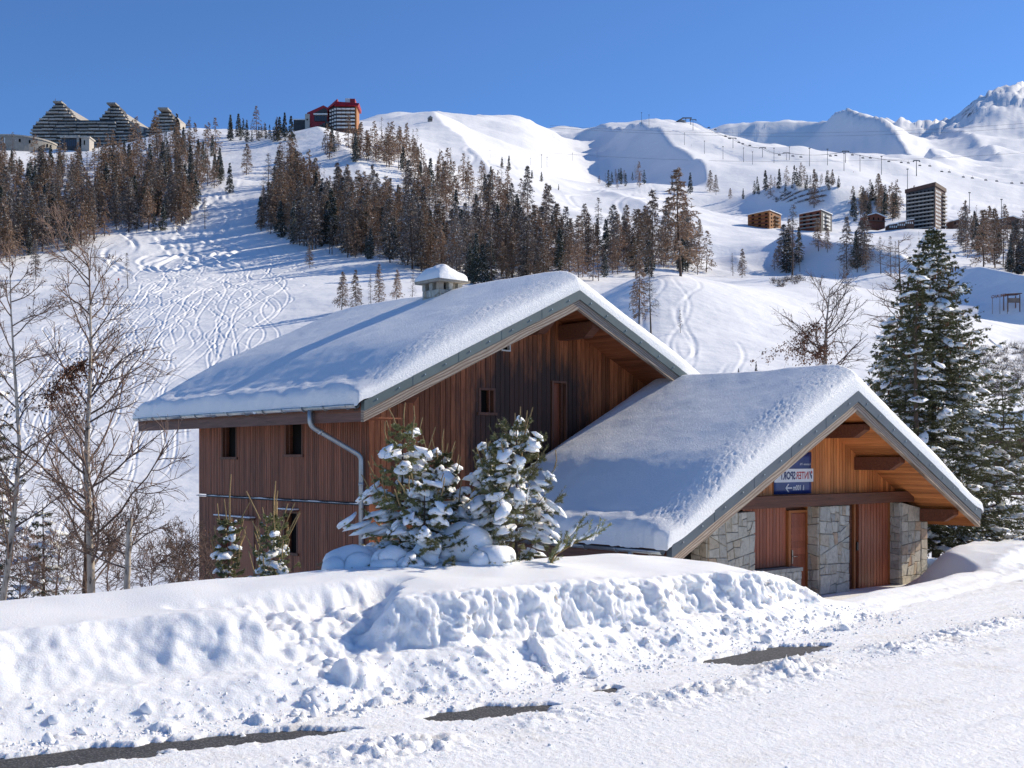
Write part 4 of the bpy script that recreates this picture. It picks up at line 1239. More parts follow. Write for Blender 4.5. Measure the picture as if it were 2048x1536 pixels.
def blobs(tm, C, A, size, rng, mi, base=ICO2, amp=0.18, flat=0.3):
    """many lumps of snow: centre C (n,3), horizontal axis A (n,3), size (n,3)"""
    V0, F0 = base; n = len(C); m = len(V0)
    A = A.copy(); A = nrm(A); Bx = nrm(np.cross(np.array([0, 0, 1.0]), A) + 1e-6); U = np.cross(A, Bx)
    V = np.broadcast_to(V0, (n, m, 3)).copy()
    k = rng.integers(0, 60, n)[:, None]
    V = V * (1 + amp * (np.sin(V[..., 0] * 3.1 + k) * np.cos(V[..., 1] * 2.7 + 2 * k) + 0.6 * np.sin(V[..., 2] * 4.0 + V[..., 0] * 3 + k)))[..., None]
    V[..., 2] = np.where(V[..., 2] < 0, V[..., 2] * flat, V[..., 2])
    V = V * size[:, None, :]
    W = C[:, None, :] + V[..., :1] * A[:, None, :] + V[..., 1:2] * Bx[:, None, :] + V[..., 2:3] * U[:, None, :]
    F = F0[None] + (np.arange(n) * m)[:, None, None]
    tm.mesh(W.reshape(-1, 3), F.reshape(-1, 3), mi)

def tubes(tm, polys, mi, n=5):
    """polylines [(pts (k,3), radii (k,))] as thin tubes"""
    ca = np.cos(np.arange(n) * 2 * np.pi / n); sa = np.sin(np.arange(n) * 2 * np.pi / n)
    for P, R in polys:
        P = np.asarray(P, float); R = np.asarray(R, float); k = len(P)
        T = np.empty_like(P); T[1:-1] = P[2:] - P[:-2] if k > 2 else 0; T[0] = P[1] - P[0]; T[-1] = P[-1] - P[-2]
        T = nrm(T); ref = np.array([0.31, 0.47, 0.82]) if abs(T[0] @ np.array([0.31, 0.47, 0.82])) < 0.95 else np.array([1.0, 0, 0])
        A = nrm(np.cross(T, ref)); B = np.cross(T, A)
        V = P[:, None] + (A[:, None] * ca[None, :, None] + B[:, None] * sa[None, :, None]) * R[:, None, None]
        i = np.arange(k - 1)[:, None] * n + np.arange(n)[None, :]; j = np.arange(k - 1)[:, None] * n + (np.arange(n)[None, :] + 1) % n
        F = np.concatenate([np.stack([i, j, j + n], -1).reshape(-1, 3), np.stack([i, j + n, i + n], -1).reshape(-1, 3)])
        tm.mesh(V.reshape(-1, 3), F, mi)

# ------------------------------------------------------------------ woods on the hillsides
def far_tree_data(kind, seed, h=16.0, lod=1.0):
    """returns trunk and crown triangle soups for a tree h metres tall"""
    rng = np.random.default_rng(seed)
    tk = TM(); cr = TM()
    bend = rng.normal(0, 0.25, 2)
    zz = np.linspace(0, h, 7)
    axis = lambda z: np.stack([bend[0] * np.sin(z / h * 2.2), bend[1] * np.sin(z / h * 1.7), z], -1)
    tubes(tk, [(axis(zz) - np.array([0, 0, 0.6]) * (zz[:, None] < 0.1), np.interp(zz, [0, h], [0.20, 0.02]))], 0, 6)
    if kind == 'larch':
        nb = 190; z0 = rng.uniform(0.05, 0.16); R = h * rng.uniform(0.27, 0.37)
    elif kind == 'bare':
        nb = 110; z0 = rng.uniform(0.12, 0.28); R = h * rng.uniform(0.19, 0.25)
    else:
        nb = 220; z0 = 0.03; R = h * rng.uniform(0.20, 0.26)
    nb = int(nb * lod)
    t = z0 + (0.99 - z0) * rng.uniform(0, 1, nb) ** 0.85
    az = rng.uniform(0, 2 * np.pi, nb)
    # uneven sides: some sectors have gaps
    gap = 0.82 + 0.18 * np.sin(az * 2 + rng.uniform(0, 6)) * np.sin(t * 9 + rng.uniform(0, 6))
    prof = (1 - t) ** (0.75 if kind != 'spruce' else 0.9) * np.clip((t - z0 * 0.6) / 0.16, 0.45, 1)
    L = R * prof * rng.uniform(0.72, 1.1, nb) * gap + 0.2
    B = axis(t * h)
    up = {'larch': rng.normal(-0.10, 0.14, nb), 'bare': rng.normal(-0.02, 0.2, nb), 'spruce': rng.normal(-0.28, 0.10, nb)}[kind]
    up = up + 0.5 * (t > 0.9)
    D = np.stack([np.cos(az), np.sin(az), up], -1); D = nrm(D)
    # limbs
    cr.sprays(B, D, L, np.full(nb, 0.07), rng, 0)
    k = {'larch': 11, 'bare': 7, 'spruce': 11}[kind]
    f = 0.12 + 0.88 * rng.uniform(0, 1, (nb, k)) ** 0.7
    P = B[:, None] + D[:, None] * (L[:, None] * f)[..., None]
    P[..., 2] -= (0.10 * L[:, None] * f ** 2)
    nd = rng.normal(0, 1, (nb, k, 3))
    SD = D[:, None] * 0.8 + nd * (0.75 if kind != 'spruce' else 0.5)
    SD[..., 2] -= {'larch': 0.35, 'bare': 0.2, 'spruce': 0.45}[kind]
    P = P.reshape(-1, 3); SD = SD.reshape(-1, 3); N = len(P)
    ln = rng.uniform(0.45, 1.1, N) * (0.55 + 0.5 * np.repeat(prof, k))
    wd = {'larch': rng.uniform(0.11, 0.25, N) / lod ** 0.5, 'bare': rng.uniform(0.05, 0.10, N), 'spruce': rng.uniform(0.22, 0.42, N) / lod ** 0.5}[kind]
    cr.sprays(P, SD, ln, wd, rng, 0)
    # snow lying on the upper sides
    sf = {'larch': 0.24, 'bare': 0.12, 'spruce': 0.34}[kind] * rng.uniform(0.6, 1.3)
    m = rng.uniform(0, 1, N) < sf
    Q = P[m] + np.array([0, 0, 0.06]); ns = len(Q)
    SDs = SD[m].copy(); SDs[:, 2] = SDs[:, 2] * 0.4
    cr.sprays(Q, SDs, rng.uniform(0.3, 0.7, ns), rng.uniform(0.14, 0.34, ns) * (1.15 if kind == 'spruce' else 0.8), rng, 1, flat=0.35)
    return tk, cr

FAR = {}
for kind, n in (('larch', 7), ('bare', 3), ('spruce', 5)):
    FAR[kind] = []
    for i in range(n):
        tk, cr = far_tree_data(kind, 100 + i + {'larch': 0, 'bare': 40, 'spruce': 80}[kind])
        cm = {'larch': MAT['larch_twig' if i % 3 else 'larch_twig_grey'], 'bare': MAT['larch_twig_grey'], 'spruce': MAT['spruce_needle_far']}[kind]
        tk2, cr2 = far_tree_data(kind, 300 + i + {'larch': 0, 'bare': 40, 'spruce': 80}[kind], lod=0.42)
        FAR[kind].append((tk.build('trunk', [MAT['trunk_bark']]), cr.build('crown', [cm, MAT['snow_tree_far']]), tk2, cr2))

def far_tree(kind, loc, h, label, group, rng, name=None):
    tm_, cm_, _, _ = FAR[kind][int(rng.integers(len(FAR[kind])))]
    s = h / 16.0
    w = s * rng.uniform(0.8, 1.15)
    e = empty(name or {'larch': 'larch_tree', 'bare': 'larch_tree', 'spruce': 'spruce_tree'}[kind], loc, rng.uniform(0, 6.28), label, 'tree', group)
    e.scale = (w, w, s)
    link('trunk', tm_, e); link('crown', cm_, e)
    return e

def inside(px, py, poly):
    r = np.zeros(px.shape, bool); n = len(poly)
    for i in range(n):
        x0, y0 = poly[i]; x1, y1 = poly[(i + 1) % n]
        c = ((y0 > py) != (y1 > py)) & (px < (x1 - x0) * (py - y0) / ((y1 - y0) if y1 != y0 else 1e-9) + x0)
        r ^= c
    return r

# woods: outline of the tree feet as seen in the photo, number of trees, share of spruce, height in metres
WOODS = [
 ('left', [(-130, 545), (-130, 340), (40, 335), (130, 345), (200, 335), (262, 305), (335, 292), (425, 300), (452, 335), (440, 372), (398, 395), (385, 440), (345, 478), (300, 465), (230, 470), (150, 505), (90, 505), (30, 535)], 640, 0.24, (13, 19), 'brown larch in the dense wood below the stepped buildings', 'dark spruce in the wood below the stepped buildings', 'trees of the left-hand wood'),
 ('crest', [(455, 268), (520, 268), (585, 272), (585, 288), (520, 290), (460, 285)], 26, 0.6, (14, 20), 'brown larch on the crest left of the red-roofed hotel', 'dark spruce on the crest left of the red-roofed hotel', 'trees on the crest left of the hotel'),
 ('mid', [(556, 345), (590, 330), (612, 372), (650, 400), (700, 415), (760, 420), (820, 450), (880, 480), (920, 530), (900, 560), (850, 548), (780, 528), (700, 518), (640, 508), (580, 488), (522, 462), (520, 430), (545, 390)], 430, 0.2, (13, 19), 'brown larch in the wood right of the ski piste', 'spruce in the wood right of the ski piste', 'trees of the middle wood'),
 ('hotel', [(640, 300), (700, 292), (750, 292), (830, 300), (850, 335), (800, 345), (740, 330), (660, 322)], 70, 0.2, (14, 19), 'tall larch standing below the red-roofed hotel', 'dark spruce standing below the red-roofed hotel', 'trees below the hotel'),
 ('upper', [(790, 350), (860, 345), (900, 350), (1000, 368), (1050, 420), (1130, 470), (1130, 505), (1050, 490), (960, 470), (870, 440), (800, 410)], 120, 0.2, (14, 20), 'larch in the wood above the chalet ridge', 'snowy spruce in the wood above the chalet ridge', 'trees above the chalet ridge'),
 ('right', [(900, 500), (1000, 500), (1100, 505), (1200, 500), (1300, 500), (1400, 520), (1415, 548), (1340, 556), (1240, 562), (1100, 572), (960, 572), (900, 560)], 190, 0.22, (14, 20), 'larch in the wood behind the chalet gable', 'snowy spruce in the wood behind the chalet gable', 'trees behind the chalet gable'),
 ('tower', [(1690, 425), (1715, 400), (1760, 395), (1830, 410), (1835, 440), (1770, 450), (1700, 446)], 50, 0.5, (16, 22), 'larch on the slope left of the tall apartment tower', 'dark spruce on the slope left of the tall apartment tower', 'trees left of the tower'),
 ('knoll', [(1500, 385), (1600, 368), (1690, 372), (1690, 382), (1600, 384), (1510, 396)], 30, 0.5, (14, 19), 'larch on the snowy knoll above the orange block', 'dark spruce on the snowy knoll above the orange block', 'trees on the knoll'),
 ('east', [(1905, 470), (1960, 468), (2150, 480), (2150, 590), (2060, 590), (1990, 560), (1930, 525)], 90, 0.35, (15, 21), 'grey-brown larch in the wood right of the apartment tower', 'dark spruce in the wood right of the apartment tower', 'trees right of the tower'),
 ('islet', [(1195, 368), (1235, 352), (1290, 362), (1290, 376), (1240, 380), (1200, 380)], 17, 0.55, (15, 20), 'larch in the clump on the open white slope', 'dark spruce in the clump on the open white slope', 'clump of trees on the white slope'),
 ('fore', [(1535, 540), (1590, 522), (1612, 530), (1600, 552), (1560, 556)], 9, 0.1, (14, 19), 'larch in the clump below the orange block', 'spruce in the clump below the orange block', 'clump below the orange block'),
 ('fore2', [(1690, 540), (1735, 530), (1740, 550), (1700, 556)], 8, 0.1, (13, 17), 'larch in the clump below the small red chalet', 'spruce in the clump below the small red chalet', 'clump below the small red chalet'),
]
trng = np.random.default_rng(31)
WNAME = {'left': 'wood below the stepped buildings', 'crest': 'crest left of the hotel', 'mid': 'wood right of the ski piste', 'hotel': 'slope below the hotel', 'upper': 'wood above the chalet ridge', 'right': 'wood behind the chalet gable', 'tower': 'slope left of the tower', 'knoll': 'knoll above the orange block', 'east': 'wood right of the tower', 'islet': 'clump on the white slope', 'fore': 'clump below the orange block', 'fore2': 'clump below the red chalet'}
ORD = 'first second third fourth fifth sixth seventh eighth ninth tenth eleventh twelfth thirteenth fourteenth fifteenth sixteenth seventeenth eighteenth nineteenth twentieth'.split()
ALL = []
for name, poly, n, sp, hr, ll, ls, grp in WOODS:
    P = np.array(poly, float); lo = P.min(0); hi = P.max(0)
    pts = []
    tries = 0
    while len(pts) < n and tries < 60:
        c = trng.uniform(lo, hi, (400, 2)); tries += 1
        c = c[inside(c[:, 0], c[:, 1], poly)]
        for q in c:
            if len(pts) >= n: break
            dmin = 3.4 + 2.6 * (q[1] - 250) / 300
            if all((q[0] - r[0]) ** 2 + ((q[1] - r[1]) * 2.2) ** 2 > dmin ** 2 for r in pts): pts.append(q)
    pts = np.array(pts)
    W = hit(pts[:, 0], pts[:, 1], 440 if name == 'east' else 150)
    for w, q in zip(W, pts):
        isp = trng.uniform() < sp
        kind = 'spruce' if isp else ('bare' if trng.uniform() < 0.18 else 'larch')
        h = 1.10 * trng.uniform(*hr) * (0.8 if isp else 1) * trng.choice([0.5, 0.7, 0.9, 1, 1.15])
        fx, fy = (q - lo) / (hi - lo)
        where = ('upper ' if fy < 0.34 else 'lower ' if fy > 0.67 else '') + ('far left' if fx < 0.2 else 'left' if fx < 0.4 else 'middle' if fx < 0.6 else 'right' if fx < 0.8 else 'far right')
        sz = 'tall ' if h > 20 else ('young ' if h < 13.5 else '')
        ALL.append((h / w[1], kind, w, h, (sz, 'dark spruce' if isp else 'brown larch', where, WNAME[name], q[0]), grp))

# single trees that stand apart: photo column, photo row of the foot, height in photo pixels
LONE = [
 (72, 560, 78, 'larch', 'lone larch at the left edge of the ski slope'), (192, 563, 72, 'bare', 'thin lone larch behind the tall birch'), (256, 577, 70, 'bare', 'lone bare larch with a skier beside it'),
 (620, 537, 46, 'larch', 'small orange larch in front of the middle wood'), (410, 458, 62, 'bare', 'thin bare larch alone on the piste'), (459, 387, 62, 'spruce', 'snowy spruce on the left edge of the piste'), (443, 362, 48, 'spruce', 'small dark spruce on the left edge of the piste'),
 (493, 350, 62, 'larch', 'lone larch standing in the middle of the piste'), (683, 628, 82, 'larch', 'leftmost of the larches just above the chalet roof'), (712, 626, 86, 'larch', 'second larch from the left above the chalet roof'), (742, 618, 70, 'bare', 'thin larch in the middle of the row above the chalet roof'), (758, 614, 84, 'larch', 'larch right of the middle in the row above the chalet roof'), (793, 608, 66, 'larch', 'stout larch beside the stone chimney'), (824, 601, 58, 'bare', 'slender larch closest to the stone chimney'),
 (1302, 668, 132, 'bare', 'tall dark larch on the left flank of the tracked knoll'), (1278, 650, 140, 'larch', 'tall brown larch left of the tracked knoll'), (1361, 668, 46, 'bare', 'small thin larch on the tracked knoll'),
 (1018, 342, 30, 'spruce', 'dark spruce alone on the open white slope'), (1004, 336, 22, 'spruce', 'smaller spruce beside the dark spruce on the white slope'), (1064, 358, 18, 'spruce', 'small spruce left of two on the white slope'), (1083, 364, 20, 'spruce', 'small spruce right of two on the white slope'), (1117, 382, 12, 'spruce', 'tiny spruce on the white slope'),
 (1380, 390, 42, 'spruce', 'broad dark spruce between two snowy hollows'), (1420, 386, 44, 'larch', 'left of the twin larches on the white slope'), (1432, 390, 40, 'larch', 'right of the twin larches on the white slope'), (1344, 382, 26, 'spruce', 'small spruce left of the broad dark spruce'), (1355, 384, 20, 'spruce', 'smallest spruce left of the broad dark spruce'), (1460, 398, 22, 'larch', 'small larch alone above the orange block'), (1486, 400, 22, 'spruce', 'small spruce alone above the orange block'),
 (1628, 420, 78, 'larch', 'stout dark larch alone behind the dark apartment block'), (1637, 508, 66, 'larch', 'larch in front of the dark apartment block'), (1655, 512, 56, 'larch', 'smaller larch in front of the dark apartment block'),
 (1762, 548, 74, 'bare', 'bare spindly larch at the edge of the shaded bank'), (1782, 552, 78, 'bare', 'tallest spindly larch at the edge of the shaded bank'), (1790, 550, 66, 'bare', 'rightmost spindly larch at the edge of the shaded bank'), (1484, 556, 58, 'larch', 'larch alone in the snowy gully'), (1466, 552, 46, 'bare', 'thin larch alone in the snowy gully'),
 (1580, 530, 90, 'larch', 'tallest larch of the clump below the orange block'), (354, 290, 62, 'spruce', 'tall dark spruce on the crest right of the stepped buildings'), (378, 288, 54, 'bare', 'bare larch on the crest right of the stepped buildings'),
 (1512, 750, 24, 'spruce', 'small spruce peeping over the annex roof'), (1477, 752, 14, 'spruce', 'tiny spruce peeping over the annex roof')]
for px, py, hp, kind, lab in LONE:
    w = hit(px, py, 60)[0]
    far_tree(kind, w, hp * w[1] / FPX, lab, None, trng)

ALL.sort(key=lambda a: -a[0])
count = {'larch': 0, 'spruce': 0}
rest = TM()
take = []
for it in ALL:
    kk = 'spruce' if it[1] == 'spruce' else 'larch'
    count[kk] += 1
    take.append(count[kk] <= 275)
same = {}
for it, tk_ in zip(ALL, take):
    if tk_: same.setdefault(it[4][:4], []).append(it[4][4])
for it, tk_ in zip(ALL, take):
    _, kind, w, h, (sz, kw, where, wn, col), grp = it
    if tk_:
        cols = sorted(same[(sz, kw, where, wn)])
        if len(cols) > 1:
            lab = '%s %s%s from left, %s of the %s' % (ORD[min(19, cols.index(col))], sz, kw, where, wn)
        else:
            lab = '%s%s standing alone of its size, %s of the %s' % (sz, kw, where, wn)
            lab = '%s%s, %s of the %s' % (sz, kw, where, wn)
        if len(lab.replace('-', ' ').split()) > 16 and sz: lab = lab.replace(sz, '', 1) if False else lab.replace(' of the wood', ', wood').replace(' from left', ' from left')
        far_tree(kind, w, h, lab, grp, trng)
    else:
        tm_, cm_, tk, cr = FAR[kind][int(trng.integers(len(FAR[kind])))]
        s = h / 16.0; a = trng.uniform(0, 6.28); c, d = math.cos(a), math.sin(a)
        R = np.array([[c, -d, 0], [d, c, 0], [0, 0, 1]]) * s
        for src, off in ((tk, 0), (cr, 1)):
            V, F, M = src.arrays()
            keep = np.ones(len(F), bool)
            slot = np.where(M == 1, 4, 0) if off else np.full(len(M), 3)
            if off: slot = np.where(M == 0, {'larch': 0, 'bare': 1, 'spruce': 2}[kind], 4)
            rest.V.append(V @ R.T + w); rest.F.append(F + rest.n); rest.M.append(slot); rest.n += len(V)
if rest.n:
    o = link('distant_wood', rest.build('distant_wood', [MAT['larch_twig'], MAT['larch_twig_grey'], MAT['spruce_needle_far'], MAT['trunk_bark'], MAT['snow_tree_far']]))
    tag(o, 'far larches filling the upper woods on the hillside', 'wood', kind='stuff')

# scrub on the far banks: ground cover, one object
def scrub(name, label, poly, n, size, seed, ymin=60, mats=('shrub_far', 'snow_tree_far'), up=0.9):
    rng = np.random.default_rng(seed)
    P = np.array(poly, float); c = rng.uniform(P.min(0), P.max(0), (n * 4, 2)); c = c[inside(c[:, 0], c[:, 1], poly)][:n]
    W = hit(c[:, 0], c[:, 1], ymin)
    tm = TM()
    k = 26
    B = np.repeat(W, k, 0) + rng.normal(0, size * 0.25, (len(W) * k, 3)) * np.array([1, 1, 0.2])
    D = rng.normal(0, 0.6, B.shape) + np.array([0, 0, up])
    tm.sprays(B, D, rng.uniform(0.5, 1.1, len(B)) * size, np.full(len(B), 0.05 * size), rng, 0)
    m = rng.uniform(size=len(B)) < 0.2
    tm.sprays(B[m] + np.array([0, 0, 0.5 * size]), rng.normal(0, 1, (m.sum(), 3)) * np.array([1, 1, 0.2]), np.full(m.sum(), 0.35 * size), np.full(m.sum(), 0.12 * size), rng, 1, flat=0.4)
    tag(link(name, tm.build(name, [MAT[x] for x in mats])), label, 'scrub', kind='stuff')
scrub('scrub', 'dark leafless scrub on the shaded bank above the apartment blocks', [(1525, 392), (1600, 385), (1660, 392), (1640, 412), (1560, 408)], 150, 2.6, 3)
scrub('scrub', 'dark leafless scrub on the shaded bank at the right edge', [(1950, 700), (2000, 692), (2100, 684), (2110, 800), (2000, 800), (1950, 760)], 300, 1.1, 4, 30)
scrub('scrub', 'brown scrub in the gully below the orange block', [(1530, 560), (1600, 556), (1610, 566), (1560, 575)], 30, 1.6, 5)

# ------------------------------------------------------------------ conifers close by
def needle_shoots(tm, P, Q, nl, nw, k, rng, mi):
    """shoots from P to Q clothed with k needles each"""
    N = len(P); D = nrm(Q - P)
    t = rng.uniform(0.0, 1.0, (N, k))
    B = P[:, None] + (Q - P)[:, None] * t[..., None]
    ph = rng.uniform(0, 2 * np.pi, (N, k))
    S = perp(D, rng); U = np.cross(D, S)
    R = S[:, None] * np.cos(ph)[..., None] + U[:, None] * np.sin(ph)[..., None]
    ND = nrm(D[:, None] * 0.85 + R + np.array([0, 0, 0.15]))
    L = nl * rng.uniform(0.7, 1.2, (N, k))
    W = np.full((N, k), nw)
    tm.sprays(B.reshape(-1, 3), ND.reshape(-1, 3), L.ravel(), W.ravel(), rng, mi)

def lat_(d): return np.array([-d[1], d[0], 0])
def conifer(name, label, loc, h, R, seed, whorl=0.3, per=6, z0=0.05, twig=0.13, tl=0.42, nl=0.045, nw=0.014, k=10, droop=0.35, upturn=0.35, snow=1.0, snow_size=(0.16, 0.09, 0.06), cones=0, leader=0.5, prof_p=0.85, needle='spruce_needle', bare_top=0.0, squash=(1, 1), sub=2, twigcol='trunk_bark', shoots=0, pad=0.0, sh_len=0.30, cone_z=(0.45, 0.9), group=None, frost=0.28, trunk_r=0.012):
    rng = np.random.default_rng(seed)
    e = empty(name, loc, 0, label, 'tree', group)
    tk = TM(); cr = TM(); sn = TM(); co = TM()
    zz = np.linspace(0, h, 9)
    bx, by = rng.normal(0, 0.02 * h, 2)
    ax = lambda z: np.array([bx * math.sin(z / h * 2.5), by * math.sin(z / h * 2.0), z])
    tubes(tk, [(np.array([ax(z) for z in zz]), np.interp(zz, [0, h], [trunk_r * h + 0.01, 0.006]))], 0, 8)
    SP = []; SQ = []; br = []; TB = []; SC = []; SA = []; SS = []; CP = []; LS = []
    z = h * z0
    while z < h * 0.985:
        t = z / h
        env = R * (1 - t) ** prof_p * min(1.0, 0.55 + t * 4)
        n = per if t < 0.8 else max(4, per - 2)
        a0 = rng.uniform(0, 6.28)
        for i in range(n):
            az = a0 + i * 2 * np.pi / n + rng.normal(0, 0.25)
            L = env * rng.uniform(0.55, 1.2) + 0.08
            dr = droop * (1 - 0.9 * t) - 0.75 * max(0, t - 0.65)
            d = np.array([math.cos(az) * squash[0], math.sin(az) * squash[1], 0])
            m = 7; f = np.linspace(0, 1, m)
            base = ax(z)
            pts = base + d[None] * (L * f)[:, None]
            pts[:, 2] += L * (-dr * f + (dr * 0.5 + upturn * 0.5) * f ** 2.2) + rng.normal(0, 0.01, m) * L
            br.append((pts, np.interp(f, [0, 1], [0.004 + 0.012 * L, 0.003])))
            nt_ = max(3, int(L / twig))
            lat = np.array([-d[1], d[0], 0])
            for j in range(nt_):
                ff = 0.12 + 0.88 * (j + rng.uniform(0, 1)) / nt_
                p = np.array([np.interp(ff, f, pts[:, c]) for c in range(3)])
                for sg in (-1, 1):
                    tw = tl * L ** 0.6 * (1.12 - ff * 0.75) * rng.uniform(0.6, 1.1)
                    dd = d * rng.uniform(0.45, 0.9) + lat * sg * rng.uniform(0.5, 1.0) + np.array([0, 0, rng.normal(-0.18, 0.2) + 0.3 * upturn])
                    dd = dd / np.linalg.norm(dd)
                    q = p + dd * tw; q[2] -= 0.12 * tw
                    SP.append(p); SQ.append(q)
                    for s_ in range(sub):
                        g = rng.uniform(0.25, 0.85); p2 = p + (q - p) * g
                        d3 = dd + rng.normal(0, 0.55, 3); d3[2] -= 0.15; d3 /= np.linalg.norm(d3)
                        SP.append(p2); SQ.append(p2 + d3 * tw * rng.uniform(0.35, 0.6))
                    if rng.uniform() < 0.11 * snow * (1 - t) ** 0.3:
                        c = (p + q) / 2 + np.array([0, 0, snow_size[2] * 0.35]); SC.append(c); SA.append(dd); SS.append(np.array(snow_size) * rng.uniform(0.3, 1.0) * np.array([tw / 0.25, 1, 1]).clip(0.6, 1.6))
            if shoots and t > 0.45 and rng.uniform() < shoots:
                q = pts[-1]; dv = d * rng.uniform(0.1, 0.6) + np.array([0, 0, 1.0]); dv /= np.linalg.norm(dv)
                LS.append((np.array([q, q + dv * sh_len * 0.45, q + dv * sh_len * rng.uniform(0.7, 1.2) + rng.normal(0, 0.015, 3)]) if rng.uniform() < 0.7 else np.array([q, q + dv * 0.08, q + dv * 0.17]), np.array([0.010, 0.009, 0.008])))
            if pad and rng.uniform() < pad * (1 if t < 0.75 else 0.5):
                for ff in np.arange(rng.uniform(0.25, 0.5), 1.0, 0.17):
                    if rng.uniform() < 0.85:
                        c = np.array([np.interp(ff, f, pts[:, k_]) for k_ in range(3)]) + lat_(d) * rng.normal(0, 0.05) * L
                        w_ = min(0.17 * rng.uniform(0.6, 1.3), max(0.06, L * rng.uniform(0.15, 0.30)))
                        SC.append(c + np.array([0, 0, 0.02])); SA.append(d + np.array([0, 0, -0.25 - 0.5 * (ff > 0.8)])); SS.append(np.array([w_ * 1.3, w_ * rng.uniform(0.6, 1.0), 0.03 + 0.2 * w_]))
            # shoot at the end of the branch
            SP.append(pts[-2]); SQ.append(pts[-1] + (pts[-1] - pts[-2]) * 0.6)
            for j in range(int(L / (snow_size[0] * 1.7)) + 1):
                if rng.uniform() < 0.42 * snow * (1.0 if t < 0.6 else 0.55):
                    ff = rng.uniform(0.2, 1.0); c = np.array([np.interp(ff, f, pts[:, k_]) for k_ in range(3)])
                    dd = d + np.array([0, 0, -0.2]); s_ = np.array(snow_size) * rng.uniform(0.35, 1.5)
                    SC.append(c + np.array([0, 0, s_[2] * 0.3])); SA.append(dd); SS.append(s_ * np.array([1, 1.1, 1]))
            if cones and cone_z[0] < t < cone_z[1] and rng.uniform() < cones:
                for _ in range(rng.integers(2, 6)):
                    ff = rng.uniform(0.35, 0.95); CP.append([np.interp(ff, f, pts[:, c]) for c in range(3)])
        z += whorl * rng.uniform(0.75, 1.2) * (1 - 0.35 * t)
    if shoots: LS.append((np.array([ax(h * 0.96), ax(h) + np.array([0, 0, leader * 0.5]), ax(h) + np.array([0.02, 0, leader])]), np.array([0.013, 0.011, 0.008])))
    if LS:
        lt = TM(); tubes(lt, LS, 0, 5); link('new_shoots', lt.build('new_shoots', [MAT['twig_yellow']]), e)['kind'] = 'stuff'
    # leader
    SPl = [ax(h * 0.97)]; SQl = [ax(h) + np.array([0, 0, leader * 0.3 if shoots else leader])]
    SP = np.array(SP + SPl); SQ = np.array(SQ + SQl)
    needle_shoots(cr, SP, SQ, nl, nw, k, rng, 0)
    # the shoots' own stems
    d = SQ - SP
    cr.sprays(SP, d, np.linalg.norm(d, axis=1), np.full(len(SP), 0.008), rng, 1)
    if frost:
        m = rng.uniform(size=len(SP)) < frost * snow
        hd = d[m].copy(); hd[:, 2] *= 0.6
        sn.sprays(SP[m] + np.array([0, 0, nl * 0.5]), hd, np.linalg.norm(d[m], axis=1) * 0.9, np.full(m.sum(), nl * 1.1), rng, 0, flat=0.3)
    tubes(tk, br, 0, 4)
    link('trunk', tk.build('trunk', [MAT['trunk_bark']], True), e)
    link('crown', cr.build('crown', [MAT[needle], MAT[twigcol]]), e)
    if SC:
        blobs(sn, np.array(SC), np.array(SA), np.array(SS), rng, 0, ICO2, 0.34, 0.5)
    if sn.n: link('snow_load', sn.build('snow_load', [MAT['snow_tree']], True), e)['kind'] = 'stuff'
    if CP:
        CP = np.array(CP); n = len(CP)
        blobs(co, CP - np.array([0, 0, 0.06]), np.tile([1.0, 0, 0], (n, 1)), np.tile([0.022, 0.022, 0.075], (n, 1)), rng, 0, ICO1, 0.05, 1.0)
        link('cones', co.build('cones', [MAT['cone_brown']], True), e)['kind'] = 'stuff'
    return e

def top_of(px, py, Y): return at(px, py, Y)

# the big spruces right of the annex
p = at(1872, 442, 33.0); conifer('spruce_tree', 'tall snow-dusted spruce with brown cones right of the annex', (p[0], p[1], -0.3), p[2] + 0.3 - 0.05, 3.35, 11, whorl=0.27, per=9, twig=0.15, tl=0.36, nl=0.055, nw=0.022, k=14, snow=0.65, pad=0.14, snow_size=(0.17, 0.11, 0.06), cones=0.3, prof_p=0.85)
p = at(1782, 615, 34.5); conifer('spruce_tree', 'smaller snow-dusted spruce just behind the annex roof', (p[0], p[1], -0.3), p[2] + 0.3 - 0.4, 1.75, 12, whorl=0.30, per=6, twig=0.15, tl=0.36, nl=0.055, nw=0.022, k=14, snow=0.7, pad=0.14, snow_size=(0.17, 0.11, 0.06), cones=0.35, prof_p=0.8)
p = at(1845, 455, 31.8); conifer('spruce_tree', 'slim spruce top growing against the tall spruce', (p[0], p[1], -0.3), p[2] + 0.3 - 0.6, 1.9, 15, whorl=0.32, per=5, twig=0.16, tl=0.36, nl=0.055, nw=0.022, k=14, snow=0.35, pad=0.06, snow_size=(0.20, 0.12, 0.06), cones=0.10, prof_p=1.15)
p = at(1985, 745, 36.0); conifer('spruce_tree', 'broad low spruce at the right edge of the picture', (p[0], p[1], -0.3), p[2] + 0.3, 2.5, 13, whorl=0.30, per=6, twig=0.16, tl=0.36, nl=0.055, nw=0.022, k=13, snow=0.45, pad=0.08, snow_size=(0.20, 0.13, 0.07), prof_p=0.6)

